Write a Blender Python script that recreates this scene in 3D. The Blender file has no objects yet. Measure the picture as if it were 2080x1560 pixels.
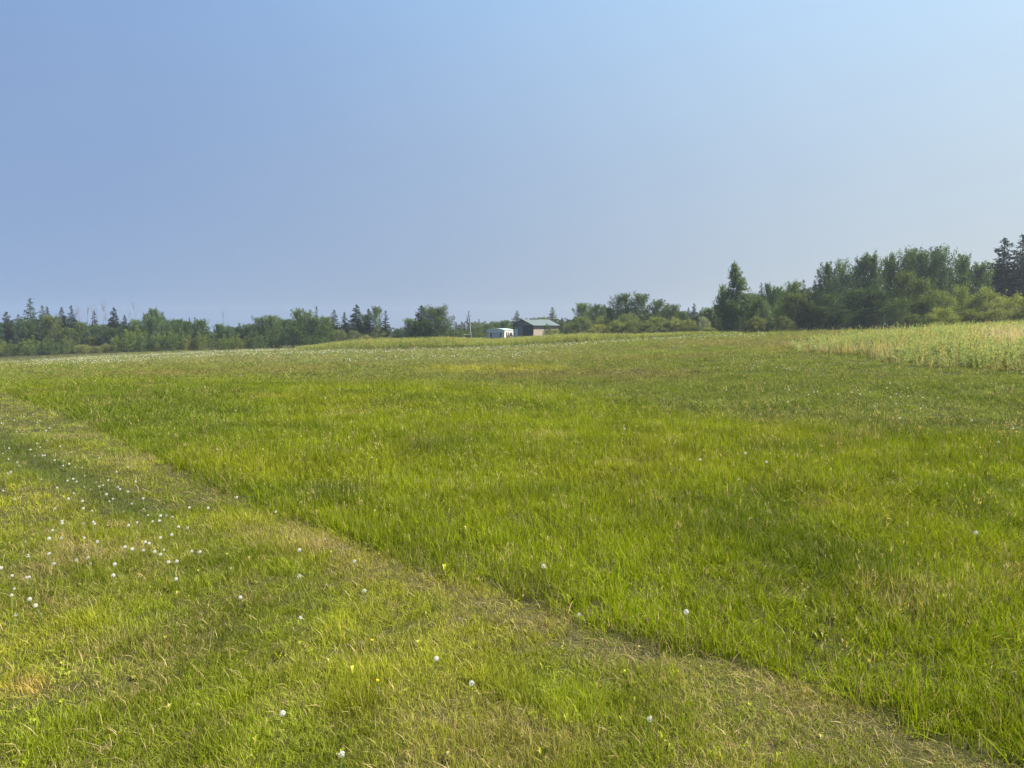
import bpy, math, random
import numpy as np
from mathutils import Vector

R = math.radians
rng = np.random.default_rng(7)
random.seed(7)
sc = bpy.context.scene
COL = sc.collection

# ------------------------------------------------------------------ camera
F = 1502.0                      # focal length in pixels of the 2080 px wide picture
EYE = 1.6
PITCH = math.atan(120 / F)
cam_d = bpy.data.cameras.new("camera")
cam = bpy.data.objects.new("camera", cam_d)
COL.objects.link(cam)
cam.location = (0, 0, EYE)
cam.rotation_euler = (R(90) - PITCH, 0, 0)
cam_d.sensor_width = 36
cam_d.lens = 36 * F / 2080
cam_d.clip_start = 0.05
cam_d.clip_end = 5000
sc.camera = cam

# ------------------------------------------------------------------ sky, sun, exposure
SUN_AZ = R(100)                 # clockwise from the view direction (+Y)
SUN_EL = R(48)
SKY_K = 4.3
EXPOSURE = 1.2
world = bpy.data.worlds.new("World")
sc.world = world
world.use_nodes = True
wn, wl = world.node_tree.nodes, world.node_tree.links
wn.clear()
sky = wn.new("ShaderNodeTexSky")
sky.sky_type = 'NISHITA'
sky.sun_disc = False
sky.sun_elevation = SUN_EL
sky.sun_rotation = SUN_AZ
sky.altitude = 300
sky.air_density = 1.0
sky.dust_density = 1.0
sky.ozone_density = 2.0
# summer smoke haze high in the air: greys the sky towards the horizon and brightens it round the sun
geo = wn.new("ShaderNodeTexCoord")
sep = wn.new("ShaderNodeSeparateXYZ")
wl.new(geo.outputs['Generated'], sep.inputs[0])
dot = wn.new("ShaderNodeVectorMath"); dot.operation = 'DOT_PRODUCT'
wl.new(geo.outputs['Generated'], dot.inputs[0])
SUNV = Vector((math.sin(SUN_AZ) * math.cos(SUN_EL), math.cos(SUN_AZ) * math.cos(SUN_EL), math.sin(SUN_EL)))
GLOW = R(72)                    # centre of the bright smoke veil, a little in front of the sun
dot.inputs[1].default_value = Vector((math.sin(GLOW) * math.cos(SUN_EL), math.cos(GLOW) * math.cos(SUN_EL), math.sin(SUN_EL)))


def wclamp(src_, lo, hi):
    c = wn.new("ShaderNodeClamp"); c.inputs['Min'].default_value = lo; c.inputs['Max'].default_value = hi
    wl.new(src_, c.inputs[0]); return c.outputs[0]


def wscale(vec, fac):
    v = wn.new("ShaderNodeVectorMath"); v.operation = 'SCALE'; v.inputs[0].default_value = vec
    wl.new(fac, v.inputs['Scale']); return v.outputs[0]


def wadd(a, b):
    v = wn.new("ShaderNodeVectorMath"); v.operation = 'ADD'
    for i_, q in enumerate((a, b)):
        if isinstance(q, tuple): v.inputs[i_].default_value = q
        else: wl.new(q, v.inputs[i_])
    return v.outputs[0]


zc = wclamp(sep.outputs['Z'], 0.0, 0.55)
tcl = wclamp(dot.outputs['Value'], -0.3, 0.85)
zt = wn.new("ShaderNodeMath"); zt.operation = 'MULTIPLY'; wl.new(zc, zt.inputs[0]); wl.new(tcl, zt.inputs[1])
tt = wn.new("ShaderNodeMath"); tt.operation = 'MULTIPLY'; wl.new(tcl, tt.inputs[0]); wl.new(tcl, tt.inputs[1])
SKYC = [(0.284, 0.392, 0.590), (-0.166, -0.099, 0.122), (0.231, 0.135, -0.089), (-0.315, 0.280, 1.019), (0.466, 0.442, 0.265)]
hz_col = wadd(wadd(wadd(SKYC[0], wscale(SKYC[1], zc)), wadd(wscale(SKYC[2], tcl), wscale(SKYC[3], zt.outputs[0]))), wscale(SKYC[4], tt.outputs[0]))
mul = wn.new("ShaderNodeVectorMath"); mul.operation = 'SCALE'
wl.new(hz_col, mul.inputs[0]); mul.inputs['Scale'].default_value = SKY_K
vn = wn.new("ShaderNodeTexNoise"); vn.inputs['Scale'].default_value = 2.2; vn.inputs['Detail'].default_value = 3; vn.inputs['Roughness'].default_value = .45
vm = wn.new("ShaderNodeMapping"); vm.inputs['Scale'].default_value = (1, 1, 2.4); vm.inputs['Rotation'].default_value = (.25, .2, 0)
wl.new(geo.outputs['Generated'], vm.inputs[0]); wl.new(vm.outputs[0], vn.inputs['Vector'])
vr = wn.new("ShaderNodeMix"); vr.data_type = 'RGBA'
vr.inputs['A'].default_value = (.93, .955, .99, 1); vr.inputs['B'].default_value = (1.08, 1.05, 1.01, 1)
wl.new(vn.outputs['Fac'], vr.inputs['Factor'])
vx = wn.new("ShaderNodeVectorMath"); vx.operation = 'MULTIPLY'
wl.new(mul.outputs[0], vx.inputs[0]); wl.new(vr.outputs['Result'], vx.inputs[1])
mix = wn.new("ShaderNodeMix"); mix.data_type = 'RGBA'
mix.inputs['Factor'].default_value = 0.96
wl.new(sky.outputs[0], mix.inputs['A']); wl.new(vx.outputs[0], mix.inputs['B'])
bg = wn.new("ShaderNodeBackground")
bg.inputs[1].default_value = 0.1
wl.new(mix.outputs['Result'], bg.inputs[0])
wo = wn.new("ShaderNodeOutputWorld")
wl.new(bg.outputs[0], wo.inputs[0])

sun_d = bpy.data.lights.new("sun", 'SUN')
sun_d.energy = 5.0
sun_d.angle = R(0.6)
sun_d.color = (1.0, 0.92, 0.78)
sun = bpy.data.objects.new("sun", sun_d)
COL.objects.link(sun)
sun.rotation_euler = SUNV.to_track_quat('Z', 'Y').to_euler()

sc.view_settings.view_transform = 'Standard'
sc.view_settings.look = 'None'
sc.view_settings.gamma = 1
sc.view_settings.exposure = EXPOSURE
sc.cycles.max_bounces = 6
sc.cycles.diffuse_bounces = 3
sc.cycles.transmission_bounces = 3
sc.cycles.glossy_bounces = 1
sc.cycles.volume_bounces = 0
sc.cycles.caustics_reflective = False
sc.cycles.caustics_refractive = False

# ------------------------------------------------------------------ ground shape
# bearing (given as picture column), distance of the field edge, picture row of the ground there
TB = np.array([(-900, 150, 745), (-400, 150, 735), (0, 150, 723), (300, 150, 713), (600, 150, 706), (800, 140, 701),
               (1000, 135, 696), (1200, 125, 687), (1400, 110, 679), (1500, 105, 675.5), (1700, 98, 670.5),
               (1850, 92, 669), (2080, 85, 668), (2500, 80, 668), (3200, 80, 668)], float)
TH = np.arctan((TB[:, 0] - 1040) / F)
TD = TB[:, 1]
TZ = EYE - (TB[:, 2] - 660) / F * TD
TH = np.concatenate(([-math.pi], TH, [math.pi])); TD = np.concatenate(([150], TD, [150])); TZ = np.concatenate(([0], TZ, [0]))


def vnoise(x, y, s, seed=0):
    """smooth value noise 0..1, feature size s metres"""
    x = np.asarray(x, float) / s + seed * 17.31; y = np.asarray(y, float) / s - seed * 9.73
    xi = np.floor(x); yi = np.floor(y)
    fx = x - xi; fy = y - yi
    fx = fx * fx * (3 - 2 * fx); fy = fy * fy * (3 - 2 * fy)

    def h(a, b):
        v = np.sin(a * 127.1 + b * 311.7 + seed * 74.7) * 43758.5453
        return v - np.floor(v)
    return (h(xi, yi) * (1 - fx) + h(xi + 1, yi) * fx) * (1 - fy) + (h(xi, yi + 1) * (1 - fx) + h(xi + 1, yi + 1) * fx) * fy


def fbm(x, y, s, seed=0, n=3):
    t = 0; a = 0.5; w = 0
    for k in range(n):
        t = t + a * vnoise(x, y, s / 2 ** k, seed + k * 3); w += a; a *= 0.5
    return t / w


def gz(x, y):
    x = np.asarray(x, float); y = np.asarray(y, float)
    d = np.hypot(x, y); th = np.arctan2(x, y)
    D = np.interp(th, TH, TD); Z = np.interp(th, TH, TZ)
    t = np.clip((d / D - 0.08) / 0.92, 0, 1)
    t = np.where(t < 0.1, t * t * 5, t - 0.05) / 0.95
    drop = np.clip((d - D - 25) * 0.025, 0, 5)
    bump = (fbm(x, y, 7.0, 5) - 0.5) * 0.12 * np.clip(d / 12, 0.15, 1) + (vnoise(x, y, 0.9, 9) - 0.5) * 0.03
    return Z * t - drop + bump


def gz1(x, y):
    return float(gz(np.array([x]), np.array([y]))[0])


SP, CP = math.sin(PITCH), math.cos(PITCH)


def project(x, y, z):
    dz = z - EYE
    dep = y * CP - dz * SP
    upc = y * SP + dz * CP
    dep_s = np.where(dep > 0.05, dep, 0.05)
    return 1040 + F * x / dep_s, 780 - F * upc / dep_s, dep


def at(px, py, h=0.0):
    """ground point (raised by h) seen in picture column px, row py"""
    rx = (px - 1040) / F; ru = (780 - py) / F
    d = np.array([rx, CP + ru * SP, -SP + ru * CP])
    ts = np.geomspace(1.0, 400, 900)
    P = d[None] * ts[:, None]; P[:, 2] += EYE
    g = gz(P[:, 0], P[:, 1]) + h
    k = np.argmax(P[:, 2] < g)
    if k == 0: k = 899
    a = P[max(k - 1, 0), 2] - g[max(k - 1, 0)]; b = P[k, 2] - g[k]
    f = a / (a - b) if a != b else 0
    p = P[k - 1] * (1 - f) + P[k] * f
    return float(p[0]), float(p[1])


def at_dist(px, D):
    """ground point in the direction of picture column px at depth D"""
    x = (px - 1040) / F * D
    return x, D, gz1(x, D)


# ------------------------------------------------------------------ mesh helpers
def new_mesh(name, V, loops, starts, totals, mats=(), face_attr=None, smooth=False, mat_idx=None):
    me = bpy.data.meshes.new(name)
    V = np.asarray(V, np.float32); loops = np.asarray(loops, np.int32)
    me.vertices.add(len(V)); me.vertices.foreach_set("co", V.ravel())
    me.loops.add(len(loops)); me.loops.foreach_set("vertex_index", loops)
    me.polygons.add(len(starts))
    me.polygons.foreach_set("loop_start", np.asarray(starts, np.int32))
    me.polygons.foreach_set("loop_total", np.asarray(totals, np.int32))
    if mat_idx is not None: me.polygons.foreach_set("material_index", np.asarray(mat_idx, np.int32))
    for m in mats: me.materials.append(m)
    if face_attr:
        for k, v in face_attr.items():
            a = me.attributes.new(k, 'FLOAT', 'FACE'); a.data.foreach_set("value", np.asarray(v, np.float32))
    me.update(calc_edges=True)
    if smooth: me.polygons.foreach_set("use_smooth", np.ones(len(starts), bool))
    return me


class MB:
    """collects shapes, builds one mesh object"""
    def __init__(s): s.v = []; s.f = []; s.m = []

    def face(s, pts, m=0):
        n = len(s.v); s.v += [tuple(p) for p in pts]; s.f.append(tuple(range(n, n + len(pts)))); s.m.append(m)

    def box(s, x0, x1, y0, y1, z0, z1, m=0):
        n = len(s.v)
        s.v += [(x0, y0, z0), (x1, y0, z0), (x1, y1, z0), (x0, y1, z0), (x0, y0, z1), (x1, y0, z1), (x1, y1, z1), (x0, y1, z1)]
        for q in ((0, 3, 2, 1), (4, 5, 6, 7), (0, 1, 5, 4), (1, 2, 6, 5), (2, 3, 7, 6), (3, 0, 4, 7)):
            s.f.append(tuple(n + i for i in q)); s.m.append(m)

    def tube(s, pts, rad, sides=6, m=0):
        pts = [Vector(p) for p in pts]; n0 = len(s.v)
        for i, p in enumerate(pts):
            t = (pts[min(i + 1, len(pts) - 1)] - pts[max(i - 1, 0)]).normalized()
            a = t.orthogonal().normalized() if abs(t.z) < 0.9 else t.cross(Vector((0.13, 0.99, 0))).normalized()
            b = t.cross(a)
            r = rad[i] if hasattr(rad, '__len__') else rad
            for k in range(sides):
                w = 2 * math.pi * k / sides
                s.v.append(tuple(p + a * (r * math.cos(w)) + b * (r * math.sin(w))))
        for i in range(len(pts) - 1):
            for k in range(sides):
                a0 = n0 + i * sides + k; a1 = n0 + i * sides + (k + 1) % sides
                s.f.append((a0, a1, a1 + sides, a0 + sides)); s.m.append(m)
        s.f.append(tuple(n0 + k for k in range(sides))[::-1]); s.m.append(m)
        e0 = n0 + (len(pts) - 1) * sides
        s.f.append(tuple(e0 + k for k in range(sides))); s.m.append(m)

    def prism(s, poly, a, b, m=0):
        """poly of (x,z), extruded along y from a to b"""
        n = len(s.v); k = len(poly)
        s.v += [(p[0], a, p[1]) for p in poly] + [(p[0], b, p[1]) for p in poly]
        s.f.append(tuple(range(n, n + k))); s.m.append(m)
        s.f.append(tuple(range(n + 2 * k - 1, n + k - 1, -1))); s.m.append(m)
        for i in range(k):
            j = (i + 1) % k
            s.f.append((n + i, n + k + i, n + k + j, n + j)); s.m.append(m)

    def mesh(s, name, mats):
        me = bpy.data.meshes.new(name)
        me.from_pydata(s.v, [], s.f)
        for m in (mats if isinstance(mats, (list, tuple)) else [mats]): me.materials.append(m)
        me.polygons.foreach_set("material_index", s.m)
        me.update()
        return me

    def build(s, name, mats, parent=None):
        return link(name, s.mesh(name, mats), parent)


def link(name, data, parent=None):
    o = bpy.data.objects.new(name, data); COL.objects.link(o)
    if parent: o.parent = parent
    return o


def tag(o, label=None, cat=None, group=None, kind=None):
    if label: o['label'] = label
    if cat: o['category'] = cat
    if group: o['group'] = group
    if kind: o['kind'] = kind
    return o


# ------------------------------------------------------------------ materials
def mat(name):
    m = bpy.data.materials.new(name); m.use_nodes = True
    m.node_tree.nodes.clear()
    return m, m.node_tree.nodes, m.node_tree.links


def mixc(n, l, fac, a, b, blend='MIX'):
    x = n.new("ShaderNodeMix"); x.data_type = 'RGBA'; x.blend_type = blend
    for sock, val in ((x.inputs['Factor'], fac), (x.inputs['A'], a), (x.inputs['B'], b)):
        if isinstance(val, (int, float)): sock.default_value = val
        elif isinstance(val, tuple): sock.default_value = val if len(val) == 4 else val + (1,)
        else: l.new(val, sock)
    return x.outputs['Result']


def mth(n, l, op, a, b=None):
    x = n.new("ShaderNodeMath"); x.operation = op
    for i, v in enumerate((a, b)):
        if v is None: continue
        if isinstance(v, (int, float)): x.inputs[i].default_value = v
        else: l.new(v, x.inputs[i])
    return x.outputs[0]


def leafy(n, l, col, trans, gloss=0.05, rough=0.45):
    d = n.new("ShaderNodeBsdfDiffuse"); t = n.new("ShaderNodeBsdfTranslucent")
    l.new(col, d.inputs[0])
    tc = mixc(n, l, 1.0, col, (1.25, 1.3, 0.55), 'MULTIPLY')
    l.new(tc, t.inputs[0])
    m1 = n.new("ShaderNodeMixShader"); m1.inputs[0].default_value = trans
    l.new(d.outputs[0], m1.inputs[1]); l.new(t.outputs[0], m1.inputs[2])
    g = n.new("ShaderNodeBsdfGlossy"); g.inputs['Roughness'].default_value = rough
    g.inputs['Color'].default_value = (1, 1, 1, 1)
    m2 = n.new("ShaderNodeMixShader"); m2.inputs[0].default_value = gloss
    l.new(m1.outputs[0], m2.inputs[1]); l.new(g.outputs[0], m2.inputs[2])
    o = n.new("ShaderNodeOutputMaterial"); l.new(m2.outputs[0], o.inputs[0])


def mat_foliage():
    m, n, l = mat("foliage")
    oi = n.new("ShaderNodeObjectInfo")
    at_ = n.new("ShaderNodeAttribute"); at_.attribute_name = "lv"
    mr_ = n.new("ShaderNodeMapRange"); l.new(at_.outputs['Fac'], mr_.inputs[0])
    mr_.inputs['To Min'].default_value = 0.5; mr_.inputs['To Max'].default_value = 1.6
    sc_ = n.new("ShaderNodeVectorMath"); sc_.operation = 'SCALE'
    l.new(oi.outputs['Color'], sc_.inputs[0]); l.new(mr_.outputs[0], sc_.inputs['Scale'])
    leafy(n, l, sc_.outputs[0], 0.38, 0.01)
    return m


def mat_grass():
    m, n, l = mat("grass_blades")
    ti = n.new("ShaderNodeAttribute"); ti.attribute_type = 'INSTANCER'; ti.attribute_name = "tint"
    dr = n.new("ShaderNodeAttribute"); dr.attribute_type = 'INSTANCER'; dr.attribute_name = "dry"
    br = n.new("ShaderNodeAttribute"); br.attribute_name = "br"
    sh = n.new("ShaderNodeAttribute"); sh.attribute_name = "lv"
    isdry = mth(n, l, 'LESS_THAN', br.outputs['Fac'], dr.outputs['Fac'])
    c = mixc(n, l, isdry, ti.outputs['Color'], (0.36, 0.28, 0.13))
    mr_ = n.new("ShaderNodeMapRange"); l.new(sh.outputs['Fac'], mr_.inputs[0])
    mr_.inputs['To Min'].default_value = 0.25; mr_.inputs['To Max'].default_value = 2.0  # per-blade tone; the wide range also stands in for shadows between blades
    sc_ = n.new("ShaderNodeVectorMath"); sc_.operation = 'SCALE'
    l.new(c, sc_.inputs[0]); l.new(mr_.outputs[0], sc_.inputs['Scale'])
    leafy(n, l, sc_.outputs[0], 0.40, 0.006, 0.45)
    return m


def mat_rough(name, col, var=0.25, scale=4.0, rough=0.85, metal=0.0, col2=None, stretch=(1, 1, 1), bump=0.0, spec=0.3):
    m, n, l = mat(name)
    tc = n.new("ShaderNodeTexCoord"); mp = n.new("ShaderNodeMapping"); mp.inputs['Scale'].default_value = stretch
    l.new(tc.outputs['Object'], mp.inputs[0])
    nz = n.new("ShaderNodeTexNoise"); nz.inputs['Scale'].default_value = scale; nz.inputs['Detail'].default_value = 5
    l.new(mp.outputs[0], nz.inputs['Vector'])
    c2 = col2 or tuple(c * (1 - var) for c in col)
    c = mixc(n, l, nz.outputs['Fac'], col, c2)
    b = n.new("ShaderNodeBsdfPrincipled")
    l.new(c, b.inputs['Base Color']); b.inputs['Roughness'].default_value = rough
    b.inputs['Metallic'].default_value = metal
    b.inputs['Specular IOR Level'].default_value = spec
    if bump:
        bp = n.new("ShaderNodeBump"); bp.inputs['Strength'].default_value = bump
        l.new(nz.outputs['Fac'], bp.inputs['Height']); l.new(bp.outputs[0], b.inputs['Normal'])
    o = n.new("ShaderNodeOutputMaterial"); l.new(b.outputs[0], o.inputs[0])
    return m


def mat_ribbed(name, col, dark, period, axis='X', rough=0.5):
    """vertical ribbed metal cladding"""
    m, n, l = mat(name)
    tc = n.new("ShaderNodeTexCoord"); sp = n.new("ShaderNodeSeparateXYZ"); l.new(tc.outputs['Object'], sp.inputs[0])
    w = mth(n, l, 'PINGPONG', sp.outputs[axis], period / 2)
    w = mth(n, l, 'DIVIDE', w, period / 2)
    w = mth(n, l, 'POWER', w, 6.0)
    nz = n.new("ShaderNodeTexNoise"); nz.inputs['Scale'].default_value = 1.2; nz.inputs['Detail'].default_value = 6
    l.new(tc.outputs['Object'], nz.inputs['Vector'])
    c = mixc(n, l, nz.outputs['Fac'], col, dark)
    b = n.new("ShaderNodeBsdfPrincipled"); l.new(c, b.inputs['Base Color']); b.inputs['Roughness'].default_value = rough; b.inputs['Specular IOR Level'].default_value = .15
    bp = n.new("ShaderNodeBump"); bp.inputs['Strength'].default_value = 0.8; bp.inputs['Distance'].default_value = 0.05
    l.new(w, bp.inputs['Height']); l.new(bp.outputs[0], b.inputs['Normal'])
    o = n.new("ShaderNodeOutputMaterial"); l.new(b.outputs[0], o.inputs[0])
    return m


def mat_soil():
    m, n, l = mat("soil")
    tc = n.new("ShaderNodeTexCoord")
    a = n.new("ShaderNodeTexNoise"); a.inputs['Scale'].default_value = 0.35; a.inputs['Detail'].default_value = 8
    b = n.new("ShaderNodeTexNoise"); b.inputs['Scale'].default_value = 22; b.inputs['Detail'].default_value = 8
    l.new(tc.outputs['Object'], a.inputs['Vector']); l.new(tc.outputs['Object'], b.inputs['Vector'])
    c = mixc(n, l, a.outputs['Fac'], (0.075, 0.085, 0.018), (0.085, 0.075, 0.03))
    c = mixc(n, l, b.outputs['Fac'], (0.02, 0.016, 0.008), c)
    s = n.new("ShaderNodeBsdfPrincipled"); s.inputs['Roughness'].default_value = 0.95; s.inputs['Specular IOR Level'].default_value = 0.1
    l.new(c, s.inputs['Base Color'])
    bp = n.new("ShaderNodeBump"); bp.inputs['Strength'].default_value = 0.6; bp.inputs['Distance'].default_value = 0.03
    l.new(b.outputs['Fac'], bp.inputs['Height']); l.new(bp.outputs[0], s.inputs['Normal'])
    o = n.new("ShaderNodeOutputMaterial"); l.new(s.outputs[0], o.inputs[0])
    return m


M_FOL = mat_foliage()
M_GRASS = mat_grass()
M_BARK = mat_rough("bark_grey", (0.16, 0.14, 0.11), 0.5, 6, stretch=(1, 1, .3))
M_BARK_PALE = mat_rough("bark_pale", (0.33, 0.32, 0.27), 0.5, 5, stretch=(1, 1, .4))
M_BARE = mat_rough("bare_wood", (0.17, 0.155, 0.14), 0.3, 5)
M_SOIL = mat_soil()

# ------------------------------------------------------------------ ground sheet
nr, na = 260, 480
rad = np.concatenate(([0.0], np.geomspace(0.4, 600, nr - 1)))
ang = np.linspace(-math.pi, math.pi, na, endpoint=False)
# denser bearings in front
RR, AA = np.meshgrid(rad[1:], ang, indexing='ij')
X = RR * np.sin(AA); Y = RR * np.cos(AA)
V = np.stack([X.ravel(), Y.ravel(), gz(X.ravel(), Y.ravel())], 1)
V = np.concatenate([V, [[0, 0, gz1(0, 0)]]])
i, j = np.meshgrid(np.arange(nr - 2), np.arange(na), indexing='ij')
i = i.ravel(); j = j.ravel(); j2 = (j + 1) % na
Q = np.stack([i * na + j, i * na + j2, (i + 1) * na + j2, (i + 1) * na + j], 1)
T = np.stack([np.full(na, len(V) - 1), (np.arange(na) + 1) % na, np.arange(na)], 1)
loops = np.concatenate([Q.ravel(), T.ravel()])
tot = np.concatenate([np.full(len(Q), 4), np.full(na, 3)])
st = np.concatenate([[0], np.cumsum(tot)[:-1]])
ground = link("ground", new_mesh("ground", V, loops, st, tot, [M_SOIL], smooth=True))
tag(ground, "grassy field ground sloping gently down to the left", "ground", kind="structure")


# ------------------------------------------------------------------ leaf clouds and trees
def leaf_mesh(name, P, size, axis=None, aspect=0.55, lv=None, rg=None):
    """diamond leaves (clumps of leaves) at P; axis = preferred long direction"""
    rg = rg or rng
    N = len(P); P = np.asarray(P, float)
    size = np.broadcast_to(np.asarray(size, float), (N,))
    a = rg.normal(size=(N, 3))
    if axis is not None: a = a * 0.45 + axis
    a /= np.linalg.norm(a, axis=1)[:, None]
    b = rg.normal(size=(N, 3)); b -= (b * a).sum(1)[:, None] * a; b /= np.linalg.norm(b, axis=1)[:, None]
    c = np.cross(a, b)
    h = size[:, None] * 0.5
    v = np.empty((N, 4, 3))
    v[:, 0] = P - a * h; v[:, 1] = P + b * h * aspect + c * h * 0.25
    v[:, 2] = P + a * h; v[:, 3] = P - b * h * aspect + c * h * 0.1
    if lv is None: lv = rg.random(N)
    return new_mesh(name, v.reshape(-1, 3), np.arange(4 * N), np.arange(N) * 4, np.full(N, 4), [M_FOL], {"lv": np.clip(lv, 0, 1)})


def wobble(L, n, amp, rg):
    return np.cumsum(rg.normal(0, amp, (n, 3)), 0)


def gen_poplar(seed, H=10., W=4.5, n=44, per=85, base=0.1, up=0.9, leaf=0.225, spread=0.26, shoots=7, dense=1.0):
    """poplar / aspen: ascending limbs, each a column of leaf clumps, spiky top"""
    rg = np.random.default_rng(seed)
    tb = MB(); P = []; L = []
    tp = [Vector((0, 0, -0.2))]
    for k in range(1, 9): tp.append(Vector((rg.normal(0, .06) * k, rg.normal(0, .06) * k, H * 0.93 * k / 8)))
    tb.tube(tp, [0.15 * (1 - k / 9.5) + 0.01 for k in range(9)], 6)
    for i in range(n + shoots):
        if i < n:
            t = base + (0.9 - base) * (i / n) ** 0.9
            prof = (math.sin(math.pi * min(1, (t - base) / (1 - base) * 0.85 + 0.16)) ** 0.6)
            Lb = W * 0.5 * prof * rg.uniform(0.65, 1.15); rise = Lb * up * rg.uniform(0.7, 1.5)
        else:
            t = rg.uniform(0.62, 0.86); Lb = W * 0.22 * rg.uniform(0.1, 1.2); rise = H * (1 - t) * rg.uniform(0.55, 1.0)
        az = i * 2.399 + rg.uniform(-.4, .4)
        z0 = t * H
        k = z0 / (H * 0.93) * 8; k0 = min(int(k), 7); o = tp[k0].lerp(tp[k0 + 1], k - k0)
        s = np.linspace(0, 1, 6)
        pts = [Vector((o.x + math.cos(az) * Lb * q ** 0.8, o.y + math.sin(az) * Lb * q ** 0.8, z0 + rise * q ** 1.4)) for q in s]
        tb.tube(pts, [0.035 * (1 - q * .8) for q in s], 3)
        m = int(per * 1.55 * dense * (0.5 + Lb / W) * rg.uniform(0.6, 1.2))
        q = rg.uniform(0.25, 1.05, m)
        pp = np.stack([np.interp(q, s, [p[c] for p in pts]) for c in range(3)], 1)
        sp = spread * (1.25 - 0.75 * q)
        pp += rg.normal(size=(m, 3)) * sp[:, None] * np.array([1, 1, 1.25])
        P.append(pp); L.append(np.clip(rg.normal(0.25 + 0.4 * rg.random(), 0.17, m), 0, 1))
    P = np.concatenate(P); L = np.concatenate(L)
    ax = np.tile([0, 0, 0.5], (len(P), 1))
    me = leaf_mesh("crown", P, leaf * rg.uniform(0.6, 1.3, len(P)), ax, 0.6, L, rg)
    return tb.mesh("trunk", M_BARK), me, P[:, 2].max(), W


def gen_spruce(seed, H=10., W=4.0, levels=42, base=0.05, droop=0.32, leaf=0.36, gap=.12, power=.62):
    rg = np.random.default_rng(seed)
    tb = MB(); tb.tube([(0, 0, -.2), (0.03, 0, H * .5), (0, 0, H * .98)], [0.17, 0.1, 0.015], 6)
    P = []; A = []; L = []; S = []
    for i in range(levels):
        t = base + (0.985 - base) * (i / (levels - 1)) ** 0.92
        r = W * .5 * (1 - t) ** power * rg.uniform(0.82, 1.1) + 0.05
        nb = max(4, int(4 + 9 * (1 - t)))
        for k in range(nb):
            if rg.random() < gap: continue
            az = rg.uniform(0, 6.283); Lb = r * rg.uniform(0.6, 1.15)
            m = int(9 + Lb * 26)
            q = rg.uniform(0.08, 1, m) ** 0.8
            z = t * H - droop * Lb * np.sin(q * 2.2) + 0.12 * Lb * q ** 3
            w = (1.1 - q) * 0.22 * Lb + 0.04
            side = rg.normal(size=m) * w
            x = math.cos(az) * Lb * q - math.sin(az) * side; y = math.sin(az) * Lb * q + math.cos(az) * side
            P.append(np.stack([x, y, z + rg.normal(size=m) * 0.06 - np.abs(side) * 0.25], 1))
            A.append(np.tile([math.cos(az), math.sin(az), -0.35], (m, 1)))
            L.append(np.clip(rg.normal(0.2 + 0.4 * rg.random(), .15, m) + 0.25 * (q - .5), 0, 1))
            S.append(np.full(m, leaf) * (0.45 + 0.55 * (1 - t)) * rg.uniform(.7, 1.2, m))
        
    P = np.concatenate(P); A = np.concatenate(A); L = np.concatenate(L); S = np.concatenate(S)
    top = np.stack([rg.normal(0, .03, 26), rg.normal(0, .03, 26), rg.uniform(.9, 1.0, 26) * H], 1)
    P = np.concatenate([P, top]); A = np.concatenate([A, np.tile([0, 0, 2.], (26, 1))]); L = np.concatenate([L, rg.random(26) * .5]); S = np.concatenate([S, np.full(26, .2)])
    me = leaf_mesh("crown", P, S, A * 1.2, 0.42, L, rg)
    return tb.mesh("trunk", M_BARK), me, H, W


def gen_willow(seed, H=4., W=5.5, n=80, per=120, leaf=0.16, tall=0.55, lift=0.0):
    """round many-stemmed shrub: small clumps over a lumpy dome"""
    rg = np.random.default_rng(seed)
    tb = MB(); P = []; L = []
    lumps = [(rg.uniform(-.3, .3), rg.uniform(-.28, .28), rg.uniform(.78, 1)) for _ in range(6)]
    for i in range(n):
        lx, ly, lh = lumps[rg.integers(6)]
        az = rg.uniform(0, 6.283); u = rg.random() ** 0.55 * 0.34; ph = rg.uniform(0.0, 1.0)
        cx = (lx + math.cos(az) * u) * W; cy = (ly + math.sin(az) * u) * W * .8
        rr = min(1, math.hypot(cx / (W * .52), cy / (W * .45)))
        hz = H * lh * math.sqrt(max(0.05, 1 - rr * rr))
        cz = lift * H + hz * (1 - (1 - ph) ** 2.6 * 0.95) * (1 - lift * .5)
        m = int(per * rg.uniform(.6, 1.3)); s = rg.uniform(.25, .5)
        d = rg.normal(size=(m, 3)) * s * np.array([.62, .62, tall])
        P.append(np.array([cx, cy, max(.15, cz - .35)]) + d)
        L.append(np.clip(rg.normal(.2 + .45 * rg.random(), .15, m), 0, 1))
        if i % 3 == 0:
            tb.tube([(cx * .15, cy * .15, -.1), (cx * .6, cy * .6, cz * .55), (cx, cy, max(.2, cz - .2))], [.045, .03, .012], 4)
    P = np.concatenate(P); L = np.concatenate(L); P[:, 2] = np.maximum(P[:, 2], 0.03)
    for _ in range(26):
        pass
    me = leaf_mesh("crown", P, leaf * rg.uniform(.6, 1.3, len(P)), np.tile([0, 0, .45], (len(P), 1)), .5, L, rg)
    return tb.mesh("stems", M_BARK), me, P[:, 2].max() * .97, W * 1.05


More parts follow.
